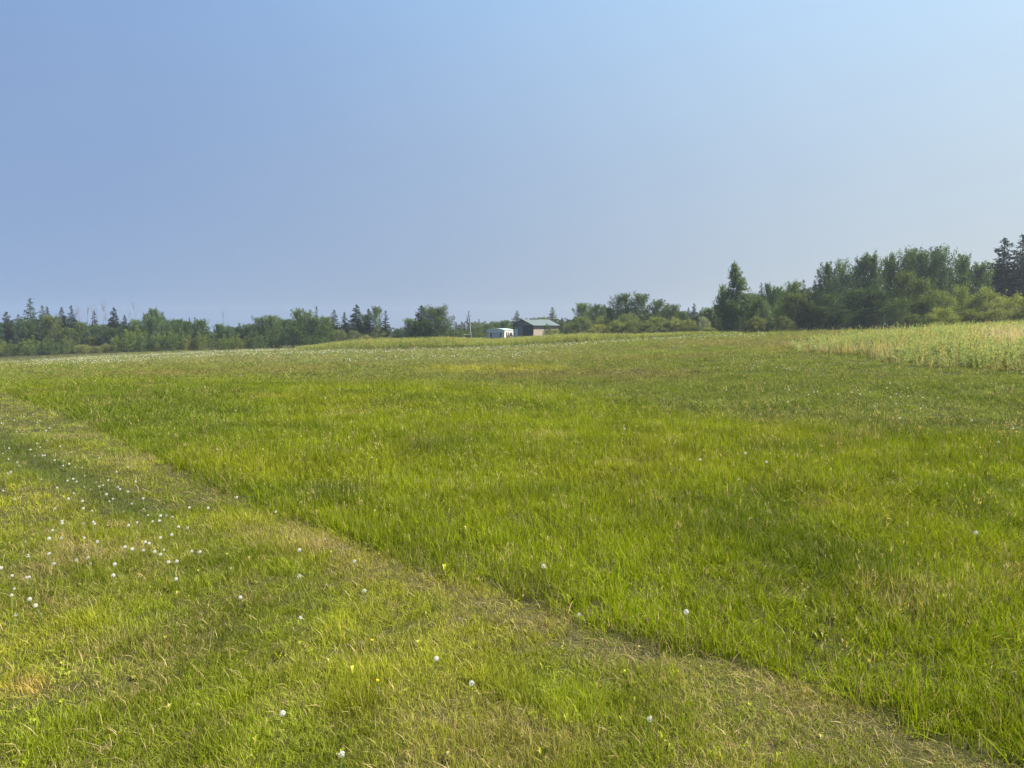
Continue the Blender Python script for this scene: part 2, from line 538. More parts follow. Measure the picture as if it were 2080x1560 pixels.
def gen_sapling(seed, H=6., W=4.2, n=16, leaf=.19, dens=1.0):
    """thicket of young poplar stems leafed to the ground"""
    rg = np.random.default_rng(seed)
    tb = MB(); P = []; L = []
    for i in range(n):
        az = rg.uniform(0, 6.283); r = W * .42 * math.sqrt(rg.random())
        x, y = math.cos(az) * r, math.sin(az) * r
        h = H * rg.uniform(.55, 1.0) * (1 - .35 * (r / (W * .5)) ** 2)
        if i == 0: h = H
        lx, ly = rg.normal(0, .15, 2) * h * .3
        tb.tube([(x, y, -.1), (x + lx * .5, y + ly * .5, h * .5), (x + lx, y + ly, h * .97)], [.05, .03, .008], 4)
        m = int(520 * dens * h / H); q = rg.uniform(.04, 1, m)
        wob = .34 * (1 - q) ** .6 + .07
        k = np.floor(q * 9); cl = np.sin(k * 3.1 + i) * .22
        pp = np.stack([x + lx * q + rg.normal(size=m) * wob + cl * (1 - q), y + ly * q + rg.normal(size=m) * wob + np.cos(k * 2.3 + i) * .22 * (1 - q), h * q], 1)
        P.append(pp); L.append(np.clip(rg.normal(.15 + .5 * rg.random(), .14, m) + .12 * np.sin(k * 5 + i), 0, 1))
    P = np.concatenate(P); L = np.concatenate(L)
    me = leaf_mesh("crown", P, leaf * rg.uniform(.6, 1.3, len(P)), np.tile([0, 0, .8], (len(P), 1)), .55, L, rg)
    return tb.mesh("stems", M_BARK), me, H, W


def gen_airy(seed, H=10., W=3.6, leaf=.24):
    """thin tamarack-like conifer, light green, with sky showing through"""
    return gen_spruce(seed, H, W, levels=38, base=.06, droop=-.12, leaf=leaf * 1.25, gap=.26, power=.6)


def gen_bare(seed, H=10., W=2.2):
    rg = np.random.default_rng(seed)
    tb = MB()
    def limb(p, d, L, r, dep):
        pts = [p]; q = p.copy()
        for k in range(4):
            d = (d + Vector(rg.normal(0, .1, 3)) + Vector((0, 0, .06))).normalized(); q = q + d * L / 4; pts.append(q.copy())
        tb.tube(pts, [r * (1 - .75 * k / 4) + .004 for k in range(5)], 4)
        if dep == 0: return
        for k in range(14 if dep == 2 else 5):
            j = rg.integers(1, 5); az = rg.uniform(0, 6.283)
            limb(pts[j], Vector((math.cos(az) * .5, math.sin(az) * .5, .85)).normalized(), L * rg.uniform(.14, .3) if dep == 2 else L * rg.uniform(.4, .6), r * .35, dep - 1)
    limb(Vector((0, 0, -.2)), Vector((0, 0, 1)), H * .98, .1, 2)
    return tb.mesh("trunk", M_BARE), None, H, W


def gen_birch(seed=91, H=9.5, W=5.2):
    """tall birch: pale leaning trunk, thin weeping sprays above, tapering to a point"""
    rg = np.random.default_rng(seed)
    tb = MB(); P = []; L = []; A = []
    tp = [Vector((.35, 0, -.2)), Vector((.25, 0, 2.2)), Vector((.05, .05, 4.6)), Vector((-.1, 0, 7)), Vector((-.3, 0, H - .2))]
    tb.tube(tp, [.14, .12, .09, .06, .015], 7)
    zs = [p.z for p in tp]; xs = [p.x for p in tp]
    for i in range(120):
        t = rg.uniform(.22, 1.0) ** .9; z0 = t * H * .99; az = rg.uniform(0, 6.283)
        Lb = (W * .5 * (1 - t) ** .85 + .08) * rg.uniform(.5, 1.2)
        x0 = np.interp(z0, zs, xs); s = np.linspace(0, 1, 6)
        pts = [Vector((x0 + math.cos(az) * Lb * q, math.sin(az) * Lb * q, z0 + Lb * (.75 * q - .55 * q * q))) for q in s]
        tb.tube(pts, [.025 * (1 - .85 * q) for q in s], 3)
        m = int(14 + 62 * Lb); q = rg.uniform(.2, 1.05, m)
        pp = np.stack([np.interp(q, s, [p[c] for p in pts]) for c in range(3)], 1)
        hang = rg.exponential(.22, m); pp[:, 2] -= hang; pp += rg.normal(size=(m, 3)) * .11
        P.append(pp); L.append(np.clip(rg.normal(.25 + .4 * rg.random(), .15, m), 0, 1))
    P = np.concatenate(P); L = np.concatenate(L)
    me = leaf_mesh("crown", P, .2 * rg.uniform(.6, 1.3, len(P)), np.tile([0, 0, -.8], (len(P), 1)), .5, L, rg)
    return tb.mesh("trunk", M_BARK_PALE), me, H, W


PROTO = {
    'poplar': [gen_poplar(11, spread=.34, per=110), gen_poplar(12, n=40, spread=.36, per=110), gen_poplar(13, W=4.2, up=1.1, shoots=9, spread=.3, per=110), gen_poplar(14, W=5.2, up=.6, shoots=3, spread=.42, n=50)],
    'tallpoplar': [gen_poplar(21, n=40, per=95, base=.12, shoots=15, spread=.27), gen_poplar(22, n=44, per=90, base=.1, shoots=17, up=1.1, spread=.25), gen_poplar(23, n=38, per=95, base=.14, shoots=14, spread=.28), gen_poplar(24, n=42, per=80, base=.1, shoots=6, up=.75, W=5., spread=.36)],
    'roundpoplar': [gen_poplar(31, W=6.6, n=84, per=125, base=.02, shoots=5, spread=.42, up=.7)],
    'spruce': [gen_spruce(41), gen_spruce(42, gap=.2), gen_spruce(43, W=3.6, levels=30)],
    'narrowspruce': [gen_spruce(51, W=2.4, levels=30, leaf=.36), gen_spruce(52, W=2.2, levels=28, leaf=.34, gap=.2)],
    'airy': [gen_airy(61), gen_airy(62, W=3.2)],
    'sapling': [gen_sapling(71), gen_sapling(72, n=20), gen_sapling(73, n=13, W=3.6)],
    'willow': [gen_willow(81), gen_willow(82, n=80), gen_willow(83, tall=.45)],
    'bare': [gen_bare(101), gen_bare(102), gen_bare(103)],
    'birch': [gen_birch()],
}
BASEH = {'poplar': 10, 'tallpoplar': 10, 'roundpoplar': 10, 'spruce': 10, 'narrowspruce': 10, 'airy': 10, 'sapling': 6, 'willow': 4, 'bare': 10, 'birch': 9.5}
COLR = {'poplar': (.090, .136, .034), 'tallpoplar': (.088, .132, .044), 'roundpoplar': (.072, .108, .026), 'spruce': (.030, .052, .028),
        'narrowspruce': (.026, .045, .028), 'airy': (.062, .100, .040), 'sapling': (.110, .158, .032), 'willow': (.205, .23, .082),
        'bare': (.2, .2, .2), 'birch': (.092, .135, .045)}
NAMES = {'poplar': ('poplar_tree', 'tree'), 'tallpoplar': ('poplar_tree', 'tree'), 'roundpoplar': ('poplar_tree', 'tree'), 'spruce': ('spruce_tree', 'tree'),
         'narrowspruce': ('spruce_tree', 'tree'), 'airy': ('tamarack_tree', 'tree'), 'sapling': ('poplar_thicket', 'young trees'), 'willow': ('willow_shrub', 'shrub'),
         'bare': ('bare_tree', 'dead tree'), 'birch': ('birch_tree', 'tree')}
cnt = {}


def plant(kind, px, top, wpx, D, label, tint=(1, 1, 1), group=None, sink=0.0):
    k = cnt.get(kind, 0); cnt[kind] = k + 1
    protos = PROTO[kind]; tr, cr, h0, w0 = protos[k % len(protos)]
    x, y, z = at_dist(px, D)
    # height so that the top shows in row `top`
    ru = (780 - top) / F
    ztop = EYE + D * (-SP + ru * CP) / (CP + ru * SP)
    H = max(.6, ztop - z)
    sz = H / h0; sx = (wpx / F * D) / w0 * (1.6 if kind in ('spruce', 'narrowspruce', 'airy') else 1.12)
    sx = min(max(sx, sz * .5), sz * 2.1)
    nm, cat = NAMES[kind]
    root = bpy.data.objects.new(nm, None); COL.objects.link(root)
    root.location = (x, y, z - sink); root.rotation_euler = (0, 0, random.uniform(-.7, .7) if kind == 'birch' and 0 else random.uniform(0, 6.28))
    if kind == 'birch': root.rotation_euler = (0, 0, 0)
    root.scale = (sx, sx, sz)
    a = link("trunk", tr, root)
    if kind in ('sapling', 'willow'): a.name = "stems"
    if cr is not None:
        c = link("crown", cr, root)
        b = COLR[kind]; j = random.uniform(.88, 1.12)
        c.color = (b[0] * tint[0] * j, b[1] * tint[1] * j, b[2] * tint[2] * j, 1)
    tag(root, label, cat, group)
    return root


OL = (1.25, 1.05, .9)      # olive
BL = (.85, .95, 1.15)      # bluish
BR = (1.25, 1.2, .8)       # bright
DK = (.72, .72, .8)
GREY = (1.1, 1.0, 1.5)
RU = (1.35, .95, .8)
for row in [
    # ---- far left stand
    ('airy', -2, 643, 26, 160, "green conifer cut by the left frame edge", BL),
    ('spruce', 17, 633, 32, 162, "mid green cone shaped conifer second from left edge of the treeline", BR),
    ('airy', 41, 638, 20, 166, "short airy conifer left of the tallest tree in the left stand", BL),
    ('airy', 66, 606, 34, 160, "tallest airy conifer of the far left stand", BL),
    ('poplar', 58, 645, 30, 157, "dark leafy tree in front of the tallest left conifer", DK),
    ('airy', 91, 620, 26, 160, "airy tree with forked top right of the tallest left conifer", (1, 1, 1.1)),
    ('narrowspruce', 100, 622, 20, 163, "thin dark spire close against an airy forked tree", BL),
    ('poplar', 108, 637, 36, 156, "rounded olive poplar below the forked airy tree", OL),
    ('spruce', 130, 623, 26, 160, "dark ragged spruce left of the blue green spire", DK),
    ('spruce', 149, 620, 28, 160, "blue green pointed spruce with dense cone", BL),
    ('poplar', 165, 652, 30, 160, "low green poplar below the grey bare trees", BR),
    ('bare', 166, 636, 8, 166, "grey leafless tree first right of the blue green spruce", None),
    ('bare', 173, 635, 8, 168, "thin leafless tree, second of the bare row", None),
    ('bare', 180, 636, 9, 165, "twiggy leafless tree left of the narrow dark spruce", None),
    ('bare', 187, 638, 8, 167, "short leafless tree touching the narrow dark spruce", None),
    ('narrowspruce', 195, 632, 17, 160, "narrow dark spruce standing between two bare groups", DK),
    ('bare', 204, 636, 7, 166, "leafless pole tree just right of the narrow dark spruce", None),
    ('bare', 212, 632, 7, 168, "tall leafless pole in the middle of the right bare group", None),
    ('bare', 221, 628, 7, 166, "tallest leafless pole left of the tiered dark spruce", None),
    ('spruce', 235, 624, 30, 158, "large tiered dark spruce right of the bare poles", DK),
    ('spruce', 256, 639, 20, 160, "small dark pointed spruce by a leafless pole", DK),
    ('bare', 272, 640, 5, 164, "short leafless pole behind the green poplars", None),
    ('bare', 279, 628, 7, 164, "slim tall leafless pole right of the small spruce", None),
    ('poplar', 205, 655, 40, 158, "wide green poplar beneath the bare poles", (.9, 1, 1)),
    ('poplar', 232, 662, 36, 156, "dull green tree beneath the tiered spruce", DK),
    ('poplar', 280, 646, 28, 157, "round topped poplar under the slim leafless pole", BR),
    ('tallpoplar', 302, 633, 22, 160, "left tree of the tall clustered poplars", (1.2, 1.25, 1)),
    ('tallpoplar', 321, 621, 28, 158, "tallest of the clustered poplars in left stand", (1.2, 1.25, 1)),
    ('poplar', 312, 640, 40, 155, "dense green poplar in front of the tall cluster", BL),
    ('airy', 334, 633, 20, 160, "soft pointed conifer right of the tall poplar cluster", (1, 1, 1.1)),
    ('poplar', 348, 645, 26, 158, "round poplar beside the soft pointed conifer", BL),
    ('poplar', 365, 644, 26, 160, "dome topped poplar in middle of left stand", (.85, .95, 1)),
    ('poplar', 380, 650, 26, 158, "small dome poplar with dark tip behind", (.9, .95, 1)),
    ('narrowspruce', 387, 645, 9, 162, "tiny spruce tip above small dome poplar", DK),
    ('airy', 398, 644, 18, 160, "feathery pale top near right end of left stand", (1.1, 1.1, 1.1)),
    ('poplar', 413, 646, 26, 156, "last tall poplar before the low gap in the treeline", (1, 1.05, 1)),
    ('poplar', 437, 673, 22, 170, "small distant tree inside the low gap in the treeline", BL),
    # front row of the far left stand
    ('sapling', 4, 684, 44, 151, "olive thicket at the left frame edge", OL),
    ('sapling', 30, 690, 40, 150, "brown green thicket near left frame edge", (.9, .85, .9)),
    ('sapling', 56, 681, 44, 151, "yellow green thicket below the tallest left conifer", BR),
    ('sapling', 84, 684, 40, 150, "mid green thicket below the forked airy tree", (1, 1, 1)),
    ('sapling', 113, 687, 44, 150, "dark green thicket below the rounded olive poplar", (.8, .85, .9)),
    ('sapling', 138, 680, 34, 151, "leafy thicket ending beside the low rounded willows", (1.05, 1, .9)),
    ('poplar', 140, 662, 34, 155, "leafy tree under the blue green spruce", OL),
    ('willow', 168, 698, 40, 151, "pale olive willow, left one of the low rounded willows", (1.05, 1, .9)),
    ('willow', 192, 702, 40, 150, "lowest olive willow in the dip of the left treeline", (1, .95, .8)),
    ('willow', 216, 697, 36, 152, "olive willow leaning on the broad bright thicket", (1.0, .9, .8)),
    ('poplar', 190, 683, 40, 156, "dull reddish bush behind the low rounded willows", RU),
    ('sapling', 245, 672, 44, 150, "broad bright thicket left of the poplar cluster", BR),
    ('sapling', 272, 658, 48, 151, "highest yellow green thicket left of the poplar cluster", BR),
    ('sapling', 300, 672, 36, 150, "dark green thicket in front of the poplar cluster", (.8, .9, .9)),
    ('sapling', 330, 666, 50, 149, "bright green thicket under the poplar cluster", (1.05, 1.05, .9)),
    ('sapling', 360, 664, 46, 149, "leafy thicket under the dome topped poplar", (1, 1, .9)),
    ('sapling', 388, 680, 40, 148, "rust tinged thicket near right end of left stand", RU),
    ('sapling', 414, 672, 44, 147, "olive thicket at the right end of left stand", OL),
    # ---- middle left stand
    ('poplar', 450, 656, 26, 152, "rounded dark poplar right of the low gap", BL),
    ('bare', 456, 642, 5, 154, "leaning leafless snag right of the low gap", None),
    ('poplar', 468, 660, 28, 152, "flat topped dark poplar right of the leaning snag", BL),
    ('sapling', 462, 678, 44, 147, "light green thicket below the leaning snag", BR),
    ('airy', 488, 656, 24, 150, "pale feathery tree in the middle left stand", (1.2, 1.15, 1)),
    ('sapling', 492, 676, 44, 146, "yellowish thicket below the pale feathery tree", OL),
    ('poplar', 508, 656, 30, 150, "dark green poplar right of the pale feathery tree", BL),
    ('poplar', 527, 641, 30, 148, "spiky poplar, first of the rising row of poplars", (1, 1, .95)),
    ('poplar', 551, 638, 30, 147, "twin pointed poplar in the rising row", (1, 1, .95)),
    ('poplar', 563, 640, 26, 149, "second twin of the pointed poplars", (.95, 1, .95)),
    ('poplar', 585, 644, 30, 150, "dull green poplar behind the rising row", BL),
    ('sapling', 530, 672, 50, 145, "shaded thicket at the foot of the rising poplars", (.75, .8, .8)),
    ('sapling', 560, 690, 36, 144, "small bright thicket at the field edge", (1.15, 1.15, .9)),
    ('tallpoplar', 610, 624, 34, 144, "broad poplar with two pointed tops, left one", (1.25, 1.3, .9)),
    ('tallpoplar', 627, 626, 30, 145, "tall poplar between the two topped one and a thin spire", (1.2, 1.25, .9)),
    ('narrowspruce', 645, 622, 14, 148, "thin grey green spire rising from the poplars", (1.5, 1.4, 1.4)),
    ('poplar', 645, 640, 34, 144, "leafy poplar surrounding the thin grey spire", (1, 1, .9)),
    ('poplar', 664, 641, 26, 145, "rightmost poplar of the tall middle left row", (1.1, 1.1, .9)),
    ('poplar', 596, 655, 46, 144, "wide dark poplar at the field edge", (.8, .9, .9)),
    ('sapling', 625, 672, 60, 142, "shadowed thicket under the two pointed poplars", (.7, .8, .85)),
    ('sapling', 658, 680, 40, 142, "leafy thicket at the left end of the weedy bank", (.9, .95, .9)),
    ('spruce', 680, 629, 30, 150, "dark spruce alone right of the leafy poplars", (.9, 1, 1)),
    ('narrowspruce', 701, 634, 20, 152, "slim nearly black spruce between two larger ones", DK),
    ('narrowspruce', 710, 650, 14, 155, "short pale spruce beside the slim black one", BL),
    ('spruce', 726, 618, 36, 150, "largest dark spruce of the middle left group", (.9, .95, 1)),
    ('poplar', 742, 634, 24, 150, "green tree leaning against the largest spruce", (.9, .95, 1)),
    ('narrowspruce', 750, 627, 24, 150, "dark spruce left of the airy oval poplar", (1.0, 1.05, 1)),
    ('tallpoplar', 764, 619, 26, 150, "airy oval poplar among the dark spruces", (1.1, 1.2, 1.1)),
    ('narrowspruce', 784, 631, 18, 150, "lone slim dark spire at the right of the spruces", DK),
    ('willow', 688, 666, 44, 146, "dull green willow below the lone dark spruce", (.62, .68, .7)),
    ('willow', 720, 669, 50, 144, "brown green willow below the largest spruce", (.62, .62, .65)),
    ('willow', 745, 679, 40, 141, "tan olive willow in front of the spruces", (1.1, .95, .95)),
    ('willow', 772, 666, 52, 150, "broad olive willow below the slim dark spire", (.75, .8, .8)),
    ('willow', 778, 684, 38, 141, "small sandy willow at the weedy bank", (1.15, 1, .9)),
    ('willow', 803, 677, 34, 143, "olive willow left of the big round poplar", (.8, .82, .7)),
    ('sapling', 824, 676, 34, 143, "small leafy thicket beside the big poplar clump", (.8, .85, .8)),
    ('poplar', 834, 645, 30, 142, "small pointed poplar left of the big dark spruce", (.95, 1, .95)),
    ('spruce', 857, 620, 44, 140, "dark spruce hugging the big round poplar", (.95, 1.1, 1)),
    ('roundpoplar', 887, 615, 66, 140, "big round poplar clump left of the utility pole", (.9, .92, .9)),
    ('poplar', 860, 650, 44, 138, "low dense tree at foot of the big round poplar", (.7, .85, .8)),
    # ---- middle, behind the trailer
    ('sapling', 930, 664, 34, 158, "yellow green thicket left of the utility pole", (1.1, 1.05, .8)),
    ('sapling', 948, 668, 30, 156, "leafy thicket behind the thin wooden frame", (.9, .95, .9)),
    ('poplar', 966, 652, 30, 168, "green tree right behind the utility pole", (1, 1, .9)),
    ('sapling', 968, 668, 34, 156, "dark green thicket between pole and trailer", (.8, .85, .8)),
    ('sapling', 984, 672, 28, 155, "olive thicket just left of the trailer", OL),
    ('poplar', 990, 655, 34, 170, "far olive tree above the left end of the trailer", OL),
    ('poplar', 1008, 652, 30, 175, "far green tree above the trailer roof", (1, 1.05, 1)),
    ('poplar', 1024, 649, 30, 172, "dull green tree above the right end of the trailer", (.9, 1, 1)),
    ('poplar', 1036, 656, 24, 165, "yellow green tree between trailer and shed", (1.3, 1.2, .8)),
    ('spruce', 1050, 631, 26, 170, "dark spruce standing behind the green roofed shed", DK),
    ('poplar', 1104, 641, 26, 172, "olive tree above the right end of the shed roof", OL),
    ('airy', 1122, 624, 36, 165, "light green pointed tree right of the shed", (1.2, 1.15, .9)),
    ('willow', 1112, 656, 18, 141, "dark round bush against the side wall of the shed", (.45, .55, .6)),
    ('willow', 1125, 667, 38, 137, "olive bush covering the far corner of the shed", (.9, .9, .8)),
    ('willow', 1148, 672, 34, 133, "low olive bush right of the shed", (1, .95, .8)),
    ('poplar', 1146, 652, 24, 155, "small dark tree in the gap right of the shed", DK),
    # ---- middle right
    ('poplar', 1183, 613, 34, 132, "pointed green poplar, first of middle right group", (1.0, 1.05, .9)),
    ('poplar', 1199, 616, 24, 134, "slender poplar tucked between two spiky ones", (1, 1, .9)),
    ('tallpoplar', 1211, 613, 20, 131, "spiky dark poplar third in middle right group", (1, 1.05, 1)),
    ('tallpoplar', 1223, 617, 22, 132, "short spiky poplar right of the spiky dark one", (1.1, 1.1, 1)),
    ('willow', 1160, 652, 44, 130, "dull willow left end of the willow belt", (.72, .75, .75)),
    ('willow', 1185, 640, 56, 129, "tall soft willow under the pointed green poplar", (.8, .85, .8)),
    ('willow', 1225, 640, 50, 128, "soft green willow behind the bright front willow", (.85, .9, .8)),
    ('tallpoplar', 1252, 594, 34, 125, "tall loose poplar left of the widest grey green tree", (1.0, 1.0, 1.0)),
    ('tallpoplar', 1270, 592, 28, 125, "tall loose poplar with twin finger tops", (1.0, 1.0, 1.0)),
    ('tallpoplar', 1238, 620, 20, 126, "thin loose poplar at the foot of taller ones", (1.1, 1.1, 1.0)),
    ('poplar', 1303, 590, 44, 124, "widest grey green poplar of the middle right", (.85, .85, 1.1)),
    ('tallpoplar', 1333, 606, 36, 124, "spreading poplar right of the widest grey green one", (1, 1, 1)),
    ('tallpoplar', 1352, 613, 24, 125, "lower spreading poplar with spiky crown", (1.1, 1.1, 1)),
    ('poplar', 1368, 616, 26, 124, "pointed poplar closing the middle right group", (.9, .9, 1)),
    ('poplar', 1385, 630, 24, 128, "small dull poplar sloping down to the gap", (.9, .95, 1)),
    ('spruce', 1408, 616, 18, 190, "distant blue spruce seen through the gap", BL),
    ('spruce', 1397, 624, 14, 192, "smaller distant blue spruce left of its twin", BL),
    ('willow', 1275, 632, 56, 122, "dull green willow under the loose poplars", (.75, .8, .75)),
    ('willow', 1215, 657, 50, 118, "bright olive willow at the left of the front row", (1.15, 1.05, .8)),
    ('willow', 1255, 648, 54, 117, "round olive willow second in the front row", (.95, .95, .75)),
    ('willow', 1288, 646, 50, 116, "dark based willow third in the front row", (.85, .88, .8)),
    ('willow', 1330, 641, 60, 115, "broad olive willow in the centre of the front row", (1.0, 1.0, .75)),
    ('willow', 1366, 643, 50, 114, "olive willow right of the broad centre willow", (.95, .92, .75)),
    ('willow', 1398, 646, 44, 113, "fading olive willow near the grey shrub", (.95, .9, .8)),
    ('willow', 1427, 641, 40, 111, "silvery grey shrub left of the tall birch", (1.15, 1.1, 1.9)),
    ('willow', 1440, 664, 40, 109, "low leafy shrub at the field edge near the birch", (.9, .95, .8)),
    ('willow', 1440, 621, 46, 118, "bright green dome shaped tree left of the birch", (.85, 1.0, .6)),
    # ---- tall birch
    ('birch', 1494, 532, 94, 100, "tall birch with pale trunk and thin drooping top", (1.05, 1.05, 1.2)),
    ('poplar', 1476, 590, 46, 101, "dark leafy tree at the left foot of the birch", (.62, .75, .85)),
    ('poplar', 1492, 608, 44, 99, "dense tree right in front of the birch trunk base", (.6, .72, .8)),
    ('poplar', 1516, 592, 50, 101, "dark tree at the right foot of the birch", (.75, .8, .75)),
    ('willow', 1546, 604, 54, 100, "grey green willow right of the birch", (.68, .8, .95)),
    ('willow', 1535, 640, 50, 98, "olive bush in front of the grey green willow", (.72, .72, .6)),
    ('tallpoplar', 1465, 574, 20, 103, "thin pale sapling left of the birch", (1.6, 1.6, 1.6)),
    # ---- right stand
    ('airy', 1543, 574, 20, 112, "pointed conifer first right of the birch", DK),
    ('tallpoplar', 1559, 569, 18, 112, "narrow dark tree with rounded tip", DK),
    ('poplar', 1573, 578, 26, 110, "small green tree in the dip right of the birch", (.9, 1, 1)),
    ('poplar', 1592, 582, 30, 108, "rounded green tree in the dip", (.9, 1, .9)),
    ('poplar', 1611, 565, 36, 106, "bushy tree highest between birch and tall poplars", (1, 1, .9)),
    ('airy', 1628, 568, 22, 108, "grey tipped tree right of the bushy high tree", GREY),
    ('spruce', 1650, 568, 24, 106, "small spruce tight against the tall poplars", DK),
    ('willow', 1588, 606, 30, 102, "bright green shrub in the dip", (.75, .98, .6)),
    ('poplar', 1618, 592, 56, 100, "olive brown tree leaning out of the stand", (1.1, .85, .75)),
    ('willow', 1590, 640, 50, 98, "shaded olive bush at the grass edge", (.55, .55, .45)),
    ('poplar', 1640, 610, 44, 99, "dark leafy tree at the stand's left front", (.6, .65, .7)),
    ('tallpoplar', 1672, 529, 40, 100, "first tall poplar at the left of the right stand", (1, 1, 1.1)),
    ('tallpoplar', 1702, 520, 44, 100, "rounded tall poplar second in the right stand", (1, 1.05, 1.1)),
    ('tallpoplar', 1740, 517, 42, 100, "tall poplar third in the right stand", (1, 1.05, 1.15)),
    ('tallpoplar', 1772, 504, 44, 99, "tall poplar with two dark finger tops", (.95, 1, 1.1)),
    ('tallpoplar', 1802, 511, 40, 100, "slightly lower poplar right of the finger tops", (1.1, 1.1, 1)),
    ('tallpoplar', 1829, 499, 40, 99, "tall poplar with square shoulders", (1, 1.05, 1)),
    ('tallpoplar', 1845, 498, 38, 102, "tall poplar behind the square shouldered one", (1, 1.05, 1)),
    ('tallpoplar', 1870, 496, 40, 98, "tall poplar with feathery tip in the right stand", (1, 1.1, 1)),
    ('tallpoplar', 1890, 497, 36, 99, "tall poplar left of the highest poplar", (1, 1.05, 1)),
    ('tallpoplar', 1912, 493, 46, 97, "highest poplar of the right stand", (1, 1.05, 1.1)),
    ('tallpoplar', 1946, 511, 40, 98, "loose poplar right of the highest one", (1.1, 1.15, 1.15)),
    ('tallpoplar', 1982, 525, 46, 98, "last loose poplar before the tall spruces", (1.1, 1.15, 1.1)),
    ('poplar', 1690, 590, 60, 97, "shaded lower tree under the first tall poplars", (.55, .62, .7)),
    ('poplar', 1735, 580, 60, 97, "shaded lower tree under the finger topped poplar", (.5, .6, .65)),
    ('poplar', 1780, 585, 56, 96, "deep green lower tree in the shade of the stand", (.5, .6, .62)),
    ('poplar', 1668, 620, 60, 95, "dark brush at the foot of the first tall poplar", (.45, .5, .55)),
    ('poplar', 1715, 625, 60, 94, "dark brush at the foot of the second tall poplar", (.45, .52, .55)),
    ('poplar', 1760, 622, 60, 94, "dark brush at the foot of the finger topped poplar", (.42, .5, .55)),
    ('poplar', 1838, 546, 50, 92, "reddish green tree standing in front of tall poplars", (1.05, .9, .8)),
    ('poplar', 1870, 562, 44, 92, "bright leaved tree below the feathery tall poplar", (1.1, 1.0, .8)),
    ('poplar', 1820, 600, 46, 90, "dim green tree left of the big willow belt", (.8, .8, .75)),
    ('willow', 1868, 596, 56, 87, "brown green willow at the left of the belt", (.62, .68, .55)),
    ('willow', 1905, 582, 70, 86, "large olive willow under the highest poplar", (.8, .85, .6)),
    ('willow', 1945, 574, 60, 88, "bright crested willow between two large ones", (.9, .95, .6)),
    ('willow', 1995, 580, 90, 86, "largest domed willow below the tall spruces", (.95, .95, .65)),
    ('willow', 2062, 593, 90, 82, "broad pale willow at the right frame edge", (1.05, 1.0, .7)),
    ('willow', 1910, 622, 80, 80, "front willow with yellow green clumps", (.95, .95, .55)),
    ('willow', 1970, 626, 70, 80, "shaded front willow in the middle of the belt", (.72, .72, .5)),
    ('willow', 2025, 622, 70, 79, "olive front willow nearest the right edge", (.85, .8, .6)),
    ('willow', 1850, 636, 60, 82, "low dark willow where the weeds begin", (.55, .6, .5)),
    ('willow', 2095, 612, 80, 78, "willow cut by the right frame edge", (.8, .8, .6)),
    ('spruce', 2029, 483, 74, 108, "left one of the tall dark spruces at the right edge", (.75, .8, 1.1)),
    ('spruce', 2066, 476, 78, 107, "tallest dark spruce near the right frame edge", (.75, .8, 1.1)),
    ('spruce', 2098, 500, 70, 108, "dark spruce cut by the right frame edge", (.75, .8, 1.1)),
]:
    plant(*row[:6], **({'tint': row[6]} if row[6] else {}))

# more of the same woods outside the picture's sides
for px, top, w, D, kind in [(-60, 625, 30, 160, 'spruce'), (-100, 640, 40, 158, 'poplar'), (-150, 615, 34, 162, 'airy'), (-200, 640, 40, 158, 'poplar'),
                            (-260, 630, 36, 160, 'spruce'), (-320, 645, 44, 158, 'poplar'), (2150, 500, 50, 104, 'spruce'), (2200, 520, 60, 100, 'poplar'),
                            (2260, 505, 60, 100, 'spruce'), (2330, 520, 60, 98, 'poplar')]:
    plant(kind, px, top, w, D, "tree outside the picture in the surrounding woods", group="trees beyond the picture's sides")


# ------------------------------------------------------------------ woods behind (uncountable)
def woods(name, label, table, D0, D1, step, leafsz, per, cols, seed):
    """a mass of overlapping crowns whose tops follow the table (column, row)"""
    rg = np.random.default_rng(seed)
    tb = np.array(table, float); P = []; L = []; S = []
    x = tb[0, 0]
    while x < tb[-1, 0]:
        x += step * rg.uniform(.6, 1.4)
        D = rg.uniform(D0, D1)
        top = np.interp(x, tb[:, 0], tb[:, 1]) + rg.uniform(-2.0, 8)
        X, Y, Z = at_dist(x, D)
        ru = (780 - top) / F; H = EYE + D * (-SP + ru * CP) / (CP + ru * SP) - Z
        if H < 1: continue
        w = H * rg.uniform(.22, .42); cone = rg.random() < .35
        m = int(per * rg.uniform(.7, 1.3))
        t = rg.random(m) ** .8
        r = w * ((1 - t) ** .9 if cone else np.sqrt(np.clip(1 - (t * 1.02 - .35) ** 2 / .45, .02, 1))) * rg.uniform(.5, 1, m)
        a = rg.uniform(0, 6.283, m)
        P.append(np.stack([X + np.cos(a) * r, Y + np.sin(a) * r, Z + t * H], 1))
        L.append(np.clip(rg.normal(rg.uniform(.1, .75), .13, m), 0, 1)); S.append(np.full(m, leafsz) * rg.uniform(.6, 1.3, m) * (1 - .4 * t))
    me = leaf_mesh("woods", np.concatenate(P), np.concatenate(S), np.tile([0, 0, .4], (sum(map(len, P)), 1)), .7, np.concatenate(L), rg)
    o = link(name, me); o.color = cols + (1,)
    tag(o, label, "woods", kind="stuff")
    return o


